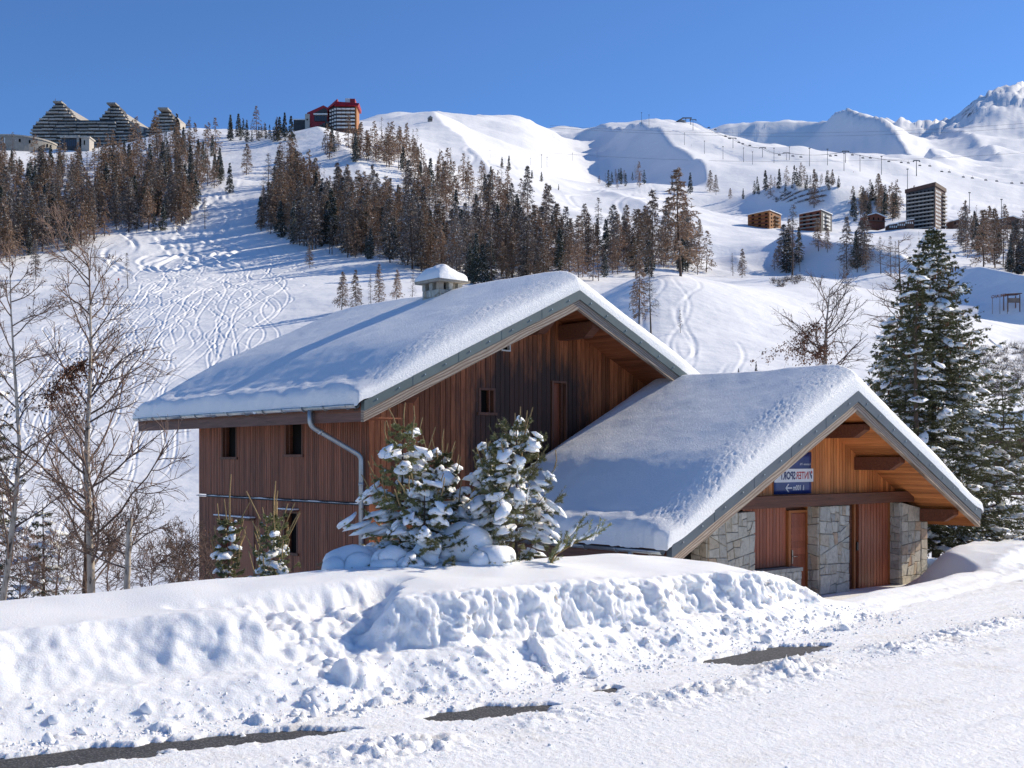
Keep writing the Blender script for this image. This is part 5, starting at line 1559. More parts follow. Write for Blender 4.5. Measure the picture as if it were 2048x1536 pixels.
# young spruces and a pine behind the snow bank
def ground_at(px, Y):
    x = (px - 1024) / FPX * Y; A, B = roadab(x, Y)
    return float(near_height(np.array([[A]]), np.array([[B]]))[2][0, 0])
def young(px, top, Y, R, seed, label, **kw):
    p = at(px, top, Y); g = ground_at(px, Y)
    a = dict(whorl=0.21, per=5, twig=0.10, tl=0.30, nl=0.036, nw=0.009, k=44, pad=0.55, droop=0.15, upturn=0.6, snow=0.45, shoots=0.4, snow_size=(0.10, 0.065, 0.05), leader=0.32, prof_p=0.62, needle='young_needle', sub=2, twigcol='twig_yellow', frost=0.5, trunk_r=0.008)
    a.update(kw)
    return conifer('young_spruce', label, (p[0], p[1], g - 0.1), p[2] - g + 0.1 - a['leader'], R, seed, **a)
young(812, 805, 16.6, 0.80, 41, 'snow-laden young spruce with several leaders in front of the downpipe')
young(884, 858, 17.0, 0.55, 42, 'narrow young spruce between the downpipe spruce and the pine')
young(850, 960, 16.0, 0.62, 46, 'low bushy young spruce in the middle of the snowy thicket', leader=0.1)
young(1032, 840, 16.6, 0.66, 43, 'young pine with upswept snowy shoots in front of the gable', nl=0.05, nw=0.007, k=34, upturn=1.5, droop=-0.1, twig=0.11, tl=0.34, prof_p=0.55, leader=0.08, whorl=0.23)
young(975, 880, 16.9, 0.42, 44, 'slim pine stem leaning beside the young pine', nl=0.045, nw=0.007, k=30, upturn=1.3, droop=-0.1, twig=0.12, prof_p=0.6, leader=0.08)
young(462, 948, 17.0, 0.22, 47, 'thin sapling with a long bare leader at the chalet corner', leader=0.62, prof_p=0.35, whorl=0.19, per=4, twig=0.13, sub=1, shoots=0.5, sh_len=0.34, pad=0.3)
young(548, 962, 16.6, 0.40, 48, 'little sapling with upright yellow shoots before the lower window', leader=0.50, prof_p=0.55, whorl=0.18, upturn=0.9, twig=0.13, sub=1, shoots=0.8, sh_len=0.42, pad=0.3)
# tall yellow leaders of this year's growth
def leaders(parent_label, specs, label):
    pass

def shoot_branch(name, label, pts, seed, n=26, nl=0.05, tl=0.26):
    """a single pine bough rising out of the snow"""
    rng = np.random.default_rng(seed)
    e = empty(name, pts[0], 0, label, 'tree')
    P = np.array(pts) - np.array(pts[0]); f = np.linspace(0, 1, len(P))
    tk = TM(); tubes(tk, [(P, np.interp(f, [0, 1], [0.02, 0.006]))], 0, 6)
    SP = []; SQ = []
    for i in range(n):
        ff = rng.uniform(0.15, 1); p = np.array([np.interp(ff, f, P[:, c]) for c in range(3)])
        d = (P[-1] - P[0]); d = d / np.linalg.norm(d) + rng.normal(0, 0.45, 3) + np.array([0, 0, 0.5]); d /= np.linalg.norm(d)
        SP.append(p); SQ.append(p + d * tl * rng.uniform(0.6, 1.1))
    SP.append(P[-2]); SQ.append(P[-1])
    cr = TM(); needle_shoots(cr, np.array(SP), np.array(SQ), nl, 0.010, 60, rng, 0)
    sn = TM(); C = np.array(SP[:-1]); SQ = SQ[:-1]; sel = rng.uniform(size=len(C)) < 0.45; C = C[sel]; SQ = list(np.array(SQ)[sel]) + [0]; blobs(sn, C + np.array([0, 0, 0.03]), np.array(SQ[:-1]) - C, rng.uniform(0.5, 1.1, (len(C), 1)) * np.array([[0.10, 0.06, 0.045]]), rng, 0)
    link('trunk', tk.build('trunk', [MAT['twig_yellow']]), e); link('crown', cr.build('crown', [MAT['young_needle']]), e); link('snow_load', sn.build('snow_load', [MAT['snow_tree']], True), e)['kind'] = 'stuff'
a = at(1085, 1150, 16.3)
shoot_branch('pine_bough', 'low pine bough reaching right over the bank before the annex gutter', [a, at(1110, 1110, 16.2), at(1150, 1085, 16.2), at(1198, 1068, 16.2)], 51, 22)
shoot_branch('pine_bough', 'shorter pine bough sticking up left of the annex gutter', [a + np.array([0.02, 0.1, 0]), at(1105, 1120, 16.4), at(1130, 1085, 16.4), at(1152, 1056, 16.4)], 52, 16)

# shrubs bent down under snow
def snow_shrub(label, px, py, Y, rpx, seed, hh=0.8):
    rng = np.random.default_rng(seed)
    c = at(px, py, Y); r = rpx * Y / FPX; g = ground_at(px, Y)
    e = empty('snowy_shrub', (c[0], c[1], g), 0, label, 'shrub')
    zt = c[2] - g
    tm = TM()
    n = 7
    C = rng.normal(0, 0.42, (n, 3)) * np.array([r, r, 0.25 * r]); C[:, 2] += zt * 0.62
    C[0] = (0, 0, zt * 0.68)
    sz = rng.uniform(0.42, 0.8, (n, 1)) * np.array([[r, r * 0.9, r * hh]]); sz[0] = (r * 0.95, r * 0.85, r * hh)
    blobs(tm, C, np.stack([np.cos(C[:, 0] * 9), np.sin(C[:, 0] * 9), np.zeros(n)], -1), sz, rng, 0, ICO3, 0.10, 0.75)
    link('snow_load', tm.build('snow_load', [MAT['snow_tree']], True), e)['kind'] = 'stuff'
    tk = TM(); P = []
    for i in range(60):
        a = rng.uniform(0, 6.28); l = r * rng.uniform(0.8, 1.25)
        f = np.linspace(0, 1, 6)
        q = np.stack([np.cos(a) * l * f, np.sin(a) * l * f, zt * 0.95 * np.sin(np.clip(f * 2.0, 0, 2.6)) ** 0.8 * rng.uniform(0.5, 0.95) + 0 * f], -1)
        P.append((q, np.linspace(0.008, 0.002, 6)))
    tubes(tk, P, 0, 3)
    link('twigs', tk.build('twigs', [MAT['shrub_twig']]), e)
    cr = TM()
    SP = np.array([q[0][3] for q in P]); SQ = np.array([q[0][-1] for q in P])
    needle_shoots(cr, SP, SQ, 0.03, 0.007, 22, rng, 0)
    link('needles', cr.build('needles', [MAT['young_needle']]), e)
snow_shrub('shrub bowed under a smooth hood of snow beside the downpipe', 700, 1118, 16.0, 55, 61)
snow_shrub('rounded snow-hooded shrub at the foot of the young spruce', 778, 1128, 15.8, 44, 62)
snow_shrub('small snow-capped shrub between the young spruces', 815, 1098, 16.2, 30, 63)
snow_shrub('snow-draped shrub between the thicket and the pine', 930, 1080, 16.3, 60, 64)
snow_shrub('snow-capped shrub at the foot of the pine', 990, 1120, 15.9, 42, 65)
snow_shrub('snow-covered shrub at the chalet corner', 425, 1150, 16.8, 42, 66)
snow_shrub('snow-covered shrub under the little sapling', 520, 1155, 16.4, 40, 67)

# ------------------------------------------------------------------ bare birches
def birch(name, label, path, r0, seed, nb=26, blen=1.3, z_from=0.25, top_cut=False, up=0.9, leaves=260, twigs=6, cat='tree', barkmat='birch_bark', spread=1.0, leafmat='dry_leaf', ttwig=7):
    rng = np.random.default_rng(seed)
    path = np.array(path, float); org = path[0].copy()
    P = path - org
    f = np.linspace(0, 1, len(P)); fs = np.linspace(0, 1, 22)
    Q = np.stack([np.interp(fs, f, P[:, c]) for c in range(3)], -1)
    Q[:, :2] += np.cumsum(rng.normal(0, 0.004, (22, 2)), 0)
    H = Q[-1, 2]
    e = empty(name, org, 0, label, cat)
    tk = TM(); tubes(tk, [(Q, np.interp(fs, [0, 1], [r0, r0 * (0.72 if top_cut else 0.10)]))], 0, 9)
    link('trunk', tk.build('trunk', [MAT[barkmat]], True), e)
    A = []; B = []; ends = []
    def grow(p, d, L, r, lev):
        n = 6; pts = [p]; dd = d.copy()
        for i in range(n):
            dd = dd + rng.normal(0, 0.13, 3) + np.array([0, 0, 0.05 if lev < 2 else -0.03]); dd /= np.linalg.norm(dd)
            pts.append(pts[-1] + dd * L / n)
        pts = np.array(pts)
        (A if lev == 0 else B).append((pts, np.linspace(r, max(0.003, r * 0.3), n + 1)))
        if lev >= 2:
            ends.append(pts[-1]); ends.append(pts[3]); return
        k = twigs if lev == 0 else ttwig
        for i in range(k):
            g = rng.uniform(0.2, 1.0); j = int(g * (n - 1)); q = pts[j] + (pts[j + 1] - pts[j]) * rng.uniform()
            nd = (pts[j + 1] - pts[j]); nd = nd / np.linalg.norm(nd) + rng.normal(0, 0.55, 3); nd /= np.linalg.norm(nd)
            grow(q, nd, L * rng.uniform(0.35, 0.65) * (1.1 - 0.4 * g), max(0.003, r * 0.5), lev + 1)
    for i in range(nb):
        t = z_from + (1 - z_from) * (i + rng.uniform()) / nb
        p = np.array([np.interp(t, fs, Q[:, c]) for c in range(3)])
        az = rng.uniform(0, 6.28)
        d = np.array([math.cos(az) * spread, math.sin(az) * spread, up * rng.uniform(0.5, 1.2)]); d /= np.linalg.norm(d)
        grow(p, d, blen * (1.05 - 0.62 * t) * rng.uniform(0.6, 1.2), r0 * 0.30 * (1.1 - 0.7 * t) + 0.003, 0)
    ta = TM(); tubes(ta, A, 0, 5); link('branches', ta.build('branches', [MAT['shrub_twig']], True), e)
    tb = TM(); tubes(tb, B, 0, 3); link('twigs', tb.build('twigs', [MAT['shrub_twig']]), e)
    if leaves:
        E = np.array(ends); i = rng.integers(0, len(E), leaves)
        tl = TM(); tl.sprays(E[i] + rng.normal(0, 0.03, (leaves, 3)), rng.normal(0, 0.5, (leaves, 3)) + np.array([0, 0, -1]), rng.uniform(0.025, 0.05, leaves), rng.uniform(0.015, 0.03, leaves), rng, 0)
        link('leaves', tl.build('leaves', [MAT[leafmat]]), e)
    return e
def pth(Y, *pts): return [at(x, y, Y) for x, y in pts]
birch('birch_tree', 'tall pale-barked birch left of the chalet', pth(18.0, (183, 1230), (181, 1120), (176, 1000), (173, 900), (178, 800), (182, 700), (180, 600), (176, 500)), 0.066, 71, nb=36, blen=1.9, z_from=0.12, up=1.0, leaves=420)
birch('birch_tree', 'leaning birch at the left edge of the picture', pth(17.5, (2, 1240), (14, 1150), (32, 1000), (40, 900), (30, 760), (22, 640), (18, 520)), 0.052, 72, nb=28, blen=1.7, z_from=0.15, up=0.9, leaves=260)
birch('birch_stump', 'snapped-off birch trunk with long side branches', pth(17.4, (254, 1215), (258, 1120), (261, 1036)), 0.052, 73, nb=11, blen=1.7, z_from=0.35, top_cut=True, up=0.55, leaves=160)
birch('dark_sapling', 'dark slim trunk half hidden behind the tall birch', pth(18.9, (168, 1230), (170, 1120), (172, 1000), (160, 880)), 0.045, 74, nb=16, blen=1.5, z_from=0.1, leaves=90, barkmat='trunk_bark')
birch('bare_shrub', 'tangle of reddish bare twigs at the foot of the chalet wall', pth(18.4, (352, 1215), (356, 1140), (360, 1090)), 0.018, 75, nb=22, blen=1.1, z_from=0.02, up=0.9, leaves=120, cat='shrub', barkmat='shrub_twig', leafmat='cone_brown')
birch('bare_shrub', 'tangle of dark bare twigs between the birches', pth(18.6, (110, 1235), (112, 1150), (118, 1080)), 0.016, 76, nb=20, blen=1.3, z_from=0.02, up=0.9, leaves=60, cat='shrub', barkmat='shrub_twig')
birch('bare_shrub', 'low bare twigs right of the snapped birch', pth(18.0, (300, 1215), (304, 1160), (306, 1120)), 0.014, 77, nb=18, blen=1.0, z_from=0.02, up=0.7, leaves=90, cat='shrub', barkmat='shrub_twig')
birch('bare_shrub', 'brown twigs against the lower corner of the chalet', pth(17.6, (405, 1190), (408, 1140), (412, 1095)), 0.014, 78, nb=18, blen=0.75, z_from=0.02, up=0.9, leaves=60, cat='shrub', barkmat='shrub_twig', leafmat='cone_brown')
birch('bare_shrub', 'tangle of bare twigs at the far left below the leaning birch', pth(18.2, (40, 1245), (44, 1160), (50, 1090)), 0.016, 84, nb=16, blen=1.2, z_from=0.02, up=0.9, leaves=60, cat='shrub', barkmat='shrub_twig')
birch('bare_shrub', 'tangle of bare twigs around the foot of the tall birch', pth(18.5, (215, 1235), (217, 1150), (222, 1080)), 0.016, 85, nb=16, blen=1.2, z_from=0.02, up=0.9, leaves=100, cat='shrub', barkmat='shrub_twig')
birch('birch_tree', 'broken birch with clinging brown leaves behind the annex roof', pth(44.0, (1648, 800), (1650, 720), (1652, 650), (1660, 575)), 0.11, 79, nb=20, blen=3.0, z_from=0.15, up=0.75, leaves=700, ttwig=6)
birch('larch_tree', 'spindly bare larch beside the tall spruce', pth(46.0, (1806, 720), (1804, 640), (1800, 560), (1797, 480)), 0.09, 80, nb=44, blen=1.7, z_from=0.15, up=0.12, leaves=0, barkmat='trunk_bark', ttwig=3, twigs=4)
# drooping broken-off boughs that kept their leaves
def leaf_bough(label, pts, n, spread, seed, leaf=(0.03, 0.06)):
    rng = np.random.default_rng(seed)
    P = np.array(pts); e = empty('leafy_bough', P[0], 0, label, 'branch'); P = P - P[0]; f = np.linspace(0, 1, len(P))
    tk = TM(); pl = [(P, np.linspace(0.02, 0.006, len(P)))]
    C = []
    for i in range(26):
        g = rng.uniform(0.1, 1); p = np.array([np.interp(g, f, P[:, c]) for c in range(3)])
        q = p + rng.normal(0, spread, 3) * np.array([1, 1, 0.3]) + np.array([0, 0, -spread * rng.uniform(0.4, 1.8)])
        fs = np.linspace(0, 1, 5)[:, None]; c = p + (q - p) * fs; c[:, 2] += 0.3 * spread * np.sin(fs[:, 0] * 3.1)
        pl.append((c, np.linspace(0.006, 0.002, 5))); C.append(c)
    tubes(tk, pl, 0, 4); link('bough', tk.build('bough', [MAT['shrub_twig']]), e)
    C = np.concatenate(C); k = rng.integers(0, len(C), n)
    tl = TM(); tl.sprays(C[k] + rng.normal(0, spread * 0.13, (n, 3)), rng.normal(0, 0.6, (n, 3)) + np.array([0, 0, -1]), rng.uniform(*leaf, n), rng.uniform(leaf[0] * 0.6, leaf[1] * 0.7, n), rng, 0)
    link('leaves', tl.build('leaves', [MAT['dry_leaf']]), e)
leaf_bough('hanging bough with clinging brown leaves on the tall birch', pth(17.9, (176, 718), (150, 735), (118, 760), (100, 800)), 1300, 0.34, 81, (0.035, 0.06))
leaf_bough('hanging bough with clinging brown leaves on the broken birch', pth(43.8, (1648, 628), (1625, 660), (1605, 680), (1595, 710)), 1100, 0.75, 82, (0.06, 0.11))
leaf_bough('short leafy bough near the foot of the broken birch', pth(43.7, (1652, 690), (1640, 700), (1632, 715)), 400, 0.55, 83, (0.06, 0.11))
# little blue spruce between the birches
p = at(85, 1015, 19.5); conifer('spruce_tree', 'small dark spruce with snowy boughs between the birches', (p[0], p[1], -1.6), p[2] + 1.6, 0.62, 14, whorl=0.24, per=6, twig=0.10, tl=0.30, nl=0.03, nw=0.009, k=16, snow=1.1, snow_size=(0.14, 0.09, 0.05), prof_p=0.6, leader=0.15)
p = at(-30, 690, 24.0); conifer('spruce_tree', 'dark spruce cut off by the left edge of the picture', (p[0], p[1], -3), p[2] + 3, 1.15, 16, whorl=0.3, per=6, twig=0.14, nl=0.05, nw=0.018, k=10, snow=0.5, prof_p=0.5)

# ------------------------------------------------------------------ banner on the annex gable (the photo shows it mirrored)
def text_mesh(body, size, bold=0.0, depth=0.0):
    c = bpy.data.curves.new('lettering', 'FONT'); c.body = body; c.size = size; c.offset = bold; c.extrude = depth; c.resolution_u = 3
    o = bpy.data.objects.new('lettering', c); COL.objects.link(o)
    bpy.context.view_layer.update()
    me = bpy.data.meshes.new_from_object(o.evaluated_get(bpy.context.evaluated_depsgraph_get()))
    bpy.data.objects.remove(o); bpy.data.curves.remove(c)
    me.materials.clear()
    return me
plain('banner_blue', (0.020, 0.050, 0.22), 0.4, var=0.25, scale=3)
plain('banner_white', (0.75, 0.75, 0.76), 0.5, var=0.04)
plain('banner_red', (0.42, 0.02, 0.03), 0.5, var=0.05)
plain('banner_navy', (0.015, 0.035, 0.13), 0.5, var=0.05)
ban = empty('sign_banner', (*AN, 0), RZ, 'blue and white shop banner with mirrored lettering hung on the annex gable', 'sign')
lb = -0.118
def wavy(x0, x1, z0, z1, l, amp, seed, mat, name, thick=0.006):
    n = 15; m = 9; g = MB(); vs = []
    for j in range(m):
        for i in range(n):
            x = x0 + (x1 - x0) * i / (n - 1); z = z0 + (z1 - z0) * j / (m - 1)
            vs.append((x, l - amp * (0.5 + 0.5 * math.sin(x * 7 + z * 3 + seed) * math.sin(z * 9 - x * 4 + seed)), z))
    vs += [(x, l + thick, z) for x, y, z in vs]
    fs = []
    N = n * m
    for j in range(m - 1):
        for i in range(n - 1):
            a = j * n + i; fs += [(a, a + 1, a + n + 1, a + n), (N + a + n, N + a + n + 1, N + a + 1, N + a)]
    b = [i for i in range(n)] + [j * n + n - 1 for j in range(1, m)] + [(m - 1) * n + i for i in range(n - 2, -1, -1)] + [j * n for j in range(m - 2, 0, -1)]
    for k in range(len(b)):
        p, q = b[k], b[(k + 1) % len(b)]; fs.append((q, p, N + p, N + q))
    g.add(vs, fs)
    return g.build(name, MAT[mat], ban, True)
wavy(-1.02, 0.38, 1.775, 2.72, lb, 0.010, 1.0, 'banner_blue', 'blue_panel')
MB().box(-1.03, 0.43, lb - 0.024, lb - 0.016, 2.045, 2.345).build('white_strip', MAT['banner_white'], ban)
def mirrored(body, size, right, z, mat, l, bold=0.0, sx=1.0, name='lettering'):
    me = text_mesh(body, size, bold)
    V = np.zeros(len(me.vertices) * 3); me.vertices.foreach_get('co', V); V = V.reshape(-1, 3)
    w = V[:, 0].max() * sx
    W = np.stack([right - V[:, 0] * sx, np.full(len(V), l), z + V[:, 1]], -1)
    me.vertices.foreach_set('co', W.astype(np.float32).ravel()); me.materials.append(MAT[mat]); me.update()
    link(name, me, ban)
    return w
w = mirrored('INTER', 0.235, 0.275, 2.115, 'banner_red', lb - 0.027, 0.004, 0.80)
mirrored('SPORT', 0.235, 0.275 - w - 0.012, 2.115, 'banner_navy', lb - 0.027, 0.009, 0.80)
mirrored('\u00e0 100m', 0.16, 0.09, 1.865, 'banner_white', lb - 0.016, 0.004, 0.9)
mirrored('Accessoires - Pr\u00eat', 0.075, 0.34, 2.425, 'banner_white', lb - 0.016, 0.0, 0.75)
# runner mark: a bent blue stroke and a red dot
g = MB(); l = lb - 0.027
g.add([(0.31, l, 2.285), (0.255 + 0.02, l, 2.285), (0.30, l, 2.20), (0.345, l, 2.115), (0.375, l, 2.115), (0.372, l, 2.215), (0.345, l, 2.20)][::-1], [(0, 1, 2, 3, 4, 5, 6)])
g.build('emblem', MAT['banner_navy'], ban)
MB().add([(0.365 + 0.028 * math.cos(t), l, 2.262 + 0.036 * math.sin(t)) for t in np.linspace(0, 2 * math.pi, 16, False)], [tuple(range(16))]).build('emblem_dot', MAT['banner_red'], ban)
# arrow
g = MB(); l = lb - 0.016
g.add([(-0.62, l, 1.915), (-0.52, l, 2.005), (-0.475, l, 2.005), (-0.555, l, 1.932), (-0.37, l, 1.932), (-0.37, l, 1.898), (-0.555, l, 1.898), (-0.475, l, 1.825), (-0.52, l, 1.825)], [(0, 8, 7, 6), (0, 6, 5, 4, 3), (0, 3, 2, 1)])
g.build('arrow', MAT['banner_white'], ban)

# ------------------------------------------------------------------ buildings on the mountain
def small_parts(root, name, boxes, mat):
    m = MB()
    for b in boxes: m.box(*b)
    return m.build(name, MAT[mat], root)

def on_hill(px, py, ymin=150):
    return hit(px, py, ymin)[0]

def stepped_building():
    Y = 800.0; k = Y / FPX
    root = empty('apartment_building', at(200, 300, Y), 0, 'long dark apartment building with three stepped pyramid tops on the crest', 'building')
    X = lambda px: (px - 200) * k
    Zr = lambda py: (300 - py) * k
    rng = np.random.default_rng(9)
    def storey(x0, x1, ytop, h=7.2, back=0.0, n=0):
        z1 = Zr(ytop); z0 = Zr(ytop + h)
        core = MB().box(X(x0), X(x1), 2.0 + back, 16 + back, z0, z1 + 0.05).build('storey', MAT['dark_facade'], root)
        m = MB(); x = X(x0) + 0.4
        while x < X(x1) - 1.2:           # glazing of one storey, too small to tell apart
            w = rng.uniform(1.0, 2.2)
            if rng.uniform() < 0.75: m.box(x, x + w, 1.9 + back, 2.0 + back, z0 + 0.55, z1 - 0.45)
            x += w + rng.uniform(0.3, 0.9)
        g = m.build('glazing', MAT['blue_glass'], core); g['kind'] = 'stuff'
        x = X(x0) - 0.8
        while x < X(x1):
            w = min(rng.uniform(3.5, 9.0), X(x1) + 0.8 - x); o = rng.uniform(-1.2, 0.6)
            MB().box(x, x + w - 0.25, o + back, 2.2 + back, z0 - 0.25, z0 + 0.85).build('balcony', MAT['concrete' if rng.uniform() < 0.45 else 'pale_concrete'], core)
            x += w
    lx = lambda i, a, s: max(a - s * i, -1e9)
    for i in range(13):
        y = 200 + 7.2 * i
        l = max(60, 101 - 6.0 * i); r = min(185, 118 + 6.6 * i)
        if i >= 5: r = 226
        storey(l, min(r, 172 if i < 5 else 226), y, back=(12 - i) * 0.5)
        l2 = max(200 - 3.5 * i, 170) if i < 5 else 228
        r2 = min(228 + 5.0 * i, 272)
        storey(max(209 - 5.0 * i, 190) if i < 5 else 228, r2 if i < 8 else 285, 203 + 7.2 * i, back=(12 - i) * 0.5 + 3)
        if i < 11: storey(max(311 - 5 * i, 286), min(331 + 4 * i, 352), 213 + 7.2 * i, back=(12 - i) * 0.5 + 5)
    # pale sloping roofs running down to the right
    for x0, y0, x1, y1, b in ((118, 200, 183, 239, 7.0), (224, 203, 277, 237, 10.0), (334, 213, 350, 226, 12.0)):
        MB().hexa([(X(x0), b + 0.6, Zr(y0 + 34)), (X(x1), b + 0.6, Zr(y1 + 34)), (X(x1), b + 14, Zr(y1 + 34)), (X(x0), b + 14, Zr(y0 + 34)),
                   (X(x0), b + 0.6, Zr(y0 + 16)), (X(x1), b + 0.6, Zr(y1 + 10)), (X(x1), b + 14, Zr(y1)), (X(x0), b + 14, Zr(y0))]).build('roof_slope', MAT['pale_concrete'], root)
    for x0, x1, y in ((100, 117, 199.5), (208, 226, 202.5), (311, 331, 212.5)):
        MB().box(X(x0), X(x1), 5, 14, Zr(y) - 0.3, Zr(y) + 0.8).build('roof_cap', MAT['concrete'], root)
    MB().box(X(101), X(101) + 0.25, 8, 8.25, Zr(199), Zr(190)).build('antenna', MAT['lift_steel'], root)
    MB().box(X(114), X(114) + 0.25, 8, 8.25, Zr(199), Zr(193)).build('antenna', MAT['lift_steel'], root)
stepped_building()

def low_block():
    Y = 752.0; k = Y / FPX
    root = empty('glass_pavilion', at(155, 296, Y), 0, 'low pale building with dark glass front below the stepped building', 'building')
    X = lambda px: (px - 155) * k; Z = lambda py: (296 - py) * k
    MB().box(X(123), X(160), 0, 8, -2, Z(276)).build('wall', MAT['dark_facade'], root)
    for i in range(9): MB().box(X(124 + i * 4), X(126.8 + i * 4), -0.1, 0.0, Z(292), Z(279)).build('window', MAT['blue_glass'], root)
    MB().box(X(121), X(181), -1.2, 9, Z(276), Z(273.5)).build('roof', MAT['pale_concrete'], root)
    MB().box(X(163), X(179), -0.4, 8, -2, Z(276)).build('end_block', MAT['pale_concrete'], root)
    MB().box(X(168), X(170.5), -0.5, -0.4, Z(290), Z(281)).build('window', MAT['dark_glass'], root)
    MB().box(X(155), X(159), -1.5, 0, -2, Z(272)).build('pillar', MAT['concrete'], root)
low_block()

def round_building():
    Y = 740.0; k = Y / FPX
    root = empty('concrete_rotunda', at(10, 298, Y), 0, 'low curved concrete building at the far left of the crest', 'building')
    R = 24.0; n = 26
    def arc(r0, r1, z0, z1, a0, a1, name, mat, par):
        m = MB(); vs = []; q = n + 1
        for r in (r1, r0):
            for z in (z0, z1):
                for i in range(q):
                    t = a0 + (a1 - a0) * i / n; vs.append((r * math.cos(t), 24 + r * math.sin(t), z))
        fs = []
        for i in range(n):
            fs += [(i, i + 1, q + i + 1, q + i), (3 * q + i, 3 * q + i + 1, 2 * q + i + 1, 2 * q + i), (q + i, q + i + 1, 3 * q + i + 1, 3 * q + i)]
        m.add(vs, fs); return m.build(name, MAT[mat], par)
    arc(R - 1, R, -4, 8.6, math.pi, 2 * math.pi, 'wall', 'concrete', root)
    arc(R - 4, R + 0.5, 8.6, 9.6, math.pi, 2 * math.pi, 'parapet', 'pale_concrete', root)
    MB().add([(R * math.cos(t), 24 + R * math.sin(t), 8.7) for t in np.linspace(math.pi, 2 * math.pi, 20)], [tuple(range(20))]).build('roof', MAT['snow_far'], root)
    for i in range(10):
        t = math.pi * (1.30 + 0.022 * i)
        x, y = (R + 0.06) * math.cos(t), 24 + (R + 0.06) * math.sin(t)
        MB().box(x - 0.22, x + 0.22, y - 0.25, y + 0.1, 3.2, 7.2).build('window', MAT['white_panel'], root)
    for t in (1.62, 1.70, 1.86):
        x, y = (R + 0.06) * math.cos(math.pi * t), 24 + (R + 0.06) * math.sin(math.pi * t)
        MB().box(x - 0.5, x + 0.5, y - 0.3, y + 0.3, 5.0, 7.0).build('window', MAT['dark_glass'], root)
round_building()

def hotel():
    Y = 815.0; k = Y / FPX; bx, by = 660, 285
    root = empty('red_roofed_hotel', at(bx, by, Y), 0, 'hotel with sweeping red roofs and white balconies on the crest', 'building')
    X = lambda px: (px - bx) * k; Z = lambda py: (by - py) * k
    MB().box(X(673), X(711), 0, 14, -4, Z(206)).build('wall', MAT['brown_facade'], root)
    # wing seen obliquely, left of the balcony front
    MB().hexa([(X(656), 6, -4), (X(673), 0, -4), (X(673), 14, -4), (X(656), 18, -4), (X(656), 6, Z(213)), (X(673), 0, Z(203)), (X(673), 14, Z(203)), (X(656), 18, Z(213))]).build('side_wall', MAT['dark_facade'], root)
    for i in range(6):
        z = Z(220 + i * 7.4)
        for j in range(4):
            MB().box(X(674 + j * 9.2), X(674 + j * 9.2 + 8.4), -1.5, -0.2, z, z + 0.95).build('balcony', MAT['white_panel'], root)
            MB().box(X(675.5 + j * 9.2), X(675.5 + j * 9.2 + 4.5), -0.12, 0.0, z + 1.0, z + 2.1).build('window', MAT['blue_glass'], root)
        for j in range(3):
            f = (j + 0.5) / 3; xx = X(656) + (X(673) - X(656)) * f; yy = 6 - 6 * f
            MB().box(xx - 0.7, xx + 0.7, yy - 0.5, yy + 0.4, z + 0.2, z + 1.5).build('window', MAT['white_panel'], root)
    MB().box(X(711), X(713.5), -1.0, 14, -4, Z(210)).build('end_wall', MAT['orange_facade'], root)
    MB().hexa([(X(670), -3, Z(213)), (X(717), -3, Z(214)), (X(717), 16, Z(214)), (X(670), 16, Z(213)), (X(672), -2, Z(204.5)), (X(719), -2, Z(208)), (X(717), 16, Z(206)), (X(672), 16, Z(203))]).build('roof', MAT['red_paint'], root)
    MB().hexa([(X(652), 4.5, Z(215.5)), (X(676), -3, Z(206)), (X(676), 16, Z(206)), (X(652), 20, Z(215.5)), (X(652), 4.5, Z(212)), (X(676), -3, Z(200)), (X(676), 16, Z(200)), (X(652), 20, Z(212))]).build('roof', MAT['red_paint'], root)
    MB().box(X(689), X(700), 3, 10, Z(206), Z(194)).build('penthouse', MAT['white_panel'], root)
    MB().box(X(699), X(709), 2.6, 10, Z(206), Z(195)).build('penthouse', MAT['red_paint'], root)
    # left wing under its own gable
    MB().prism([(X(612), -2), (X(654), -2), (X(654), Z(212)), (X(645), Z(207)), (X(612), Z(222))], 4, 16).build('left_wing', MAT['red_paint'], root)
    MB().prism([(X(627), Z(240)), (X(653), Z(240)), (X(653), Z(217)), (X(647), Z(213)), (X(627), Z(223))], 3.4, 4.2).build('glass_front', MAT['dark_facade'], root)
    for j in range(5):
        MB().box(X(628 + j * 5), X(631 + j * 5), 3.2, 3.38, Z(239), Z(228)).build('window', MAT['blue_glass'], root)
    MB().box(X(626), X(654), 1.8, 3.4, Z(227.5), Z(225)).build('balcony', MAT['white_panel'], root)
    MB().box(X(609), X(618), 2, 10, -4, Z(226)).build('annexe', MAT['pale_concrete'], root)
    MB().box(X(612), X(615), 1.9, 2.0, Z(239), Z(236)).build('window', MAT['dark_glass'], root)
    MB().box(X(584), X(609), 6, 12, -4, Z(235)).build('shed', MAT['dark_facade'], root)
    MB().box(X(583), X(610), 5.5, 12.5, Z(235), Z(233)).build('shed_roof', MAT['snow_far'], root)
    for i in range(7):
        z = Z(243 + i * 3.2); MB().box(X(650 - i * 5.5), X(657 - i * 5.5), 0, 4, -4, z).build('terrace_step', MAT['dark_facade'], root)
hotel()

